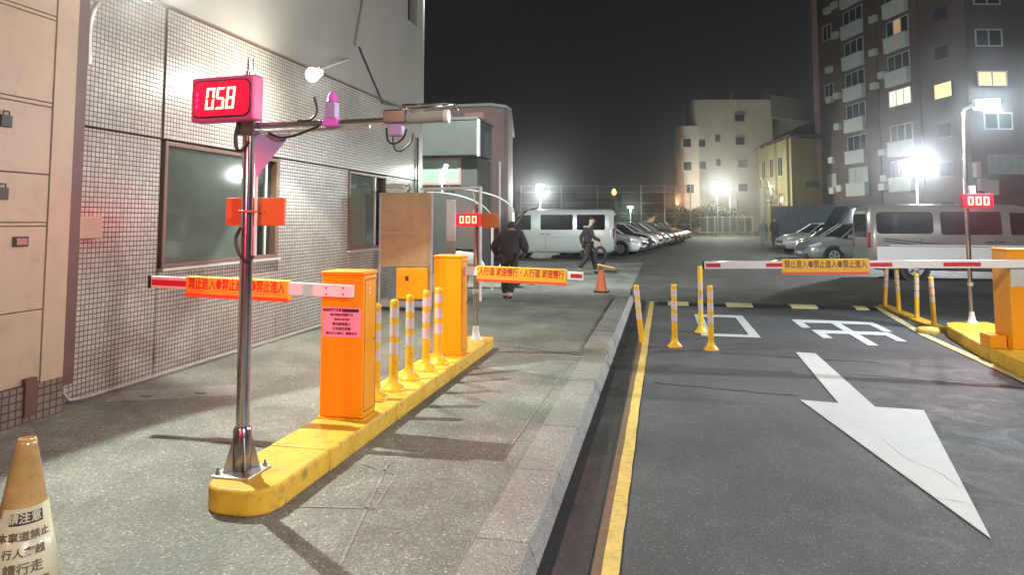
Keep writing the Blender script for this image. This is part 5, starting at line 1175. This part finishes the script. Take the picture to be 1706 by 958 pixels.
# shrubs beyond the net
def shrub(label, px_, d, h_, w_, n, group):
    t = thing('shrub', label, 'shrub', (*far(px_, d), 0), 0, group)
    MB().tube([(0, 0, 0), (.05, 0, h_*.5), (0, .1, h_*.8)], .08, 6, radii=[.1, .06, .03]).build('trunk', 'bark', t)
    b = MB(); rnd = random.Random(px_)
    for _ in range(n):
        a = rnd.uniform(0, 2*PI); rr = w_/2*math.sqrt(rnd.random()); zc = h_*(.25+.75*rnd.random()*(1-.4*(rr/(w_/2))))
        c_ = Vector((rr*math.cos(a), rr*math.sin(a)*.5, zc)); s_ = rnd.uniform(.10, .24)
        u = Vector((rnd.gauss(0, 1), rnd.gauss(0, 1), rnd.gauss(0, 1))).normalized(); v = u.orthogonal().normalized()
        b.add([c_-u*s_, c_+v*s_*.5, c_+u*s_, c_-v*s_*.5], [(0, 1, 2, 3)])
    b.build('foliage', 'leaf', t, fixn=False)
for i, (px_, d, h_, w_) in enumerate(((885, 82, 3.4, 6), (960, 82, 3.0, 6), (1030, 84, 3.6, 6), (1085, 83, 2.7, 5), (1135, 82, 3.4, 5), (1185, 88, 4.2, 5), (1215, 88, 3.4, 4))):
    shrub(['dark shrub behind the lamp left of the net fence', 'dark shrub behind the roof of the silver van', 'dark shrub right of the amber beacon', 'low dark shrub in the middle of the net fence', 'dark shrub near the rounded corner of the cream building', 'tall dark shrub below the cream building windows', 'dark shrub above the white fence'][i], px_, d, h_, w_, 1500, 'shrubs behind the net fence')
pp = far(1078, 74); t = thing('excavator_bucket', 'small ochre heap of equipment glinting beyond the left parked row', 'equipment', (pp.x, pp.y, 0))
MB().loft([[(x, y_*s_, zc+z*s_) for y_, z in rrect(0, 0, 1.2, .9, .25, 3)] for x, zc, s_ in ((-1.2, .7, .5), (-.5, 1.0, .9), (.3, 1.5, .8), (.8, 1.9, .45))]).build('hull', 'board_tan', t)
MB().tube([(-1.2, 0, 0), (-1, 0, .8)], .2, 8).build('foot', 'conc_dark', t); MB().tube([(.5, 0, 0), (.3, 0, 1.2)], .2, 8).build('foot', 'conc_dark', t)

# ---------------------------------------------------------------- thin air volume added to imitate lens glow around the lamps
hz = MB().box(-80, 110, -25, 150, -1.6, 45).build('glow_haze', 'core')
hm = bpy.data.materials.new('glow_haze'); hm.use_nodes = True; t_ = hm.node_tree; t_.nodes.remove(t_.nodes['Principled BSDF'])
pv = t_.nodes.new('ShaderNodeVolumePrincipled'); pv.inputs['Color'].default_value = (.9, .92, .95, 1); pv.inputs['Density'].default_value = .0011; pv.inputs['Anisotropy'].default_value = .94
t_.links.new(pv.outputs[0], t_.nodes['Material Output'].inputs['Volume'])
hz.data.materials.clear(); hz.data.materials.append(hm); hz['kind'] = 'stuff'
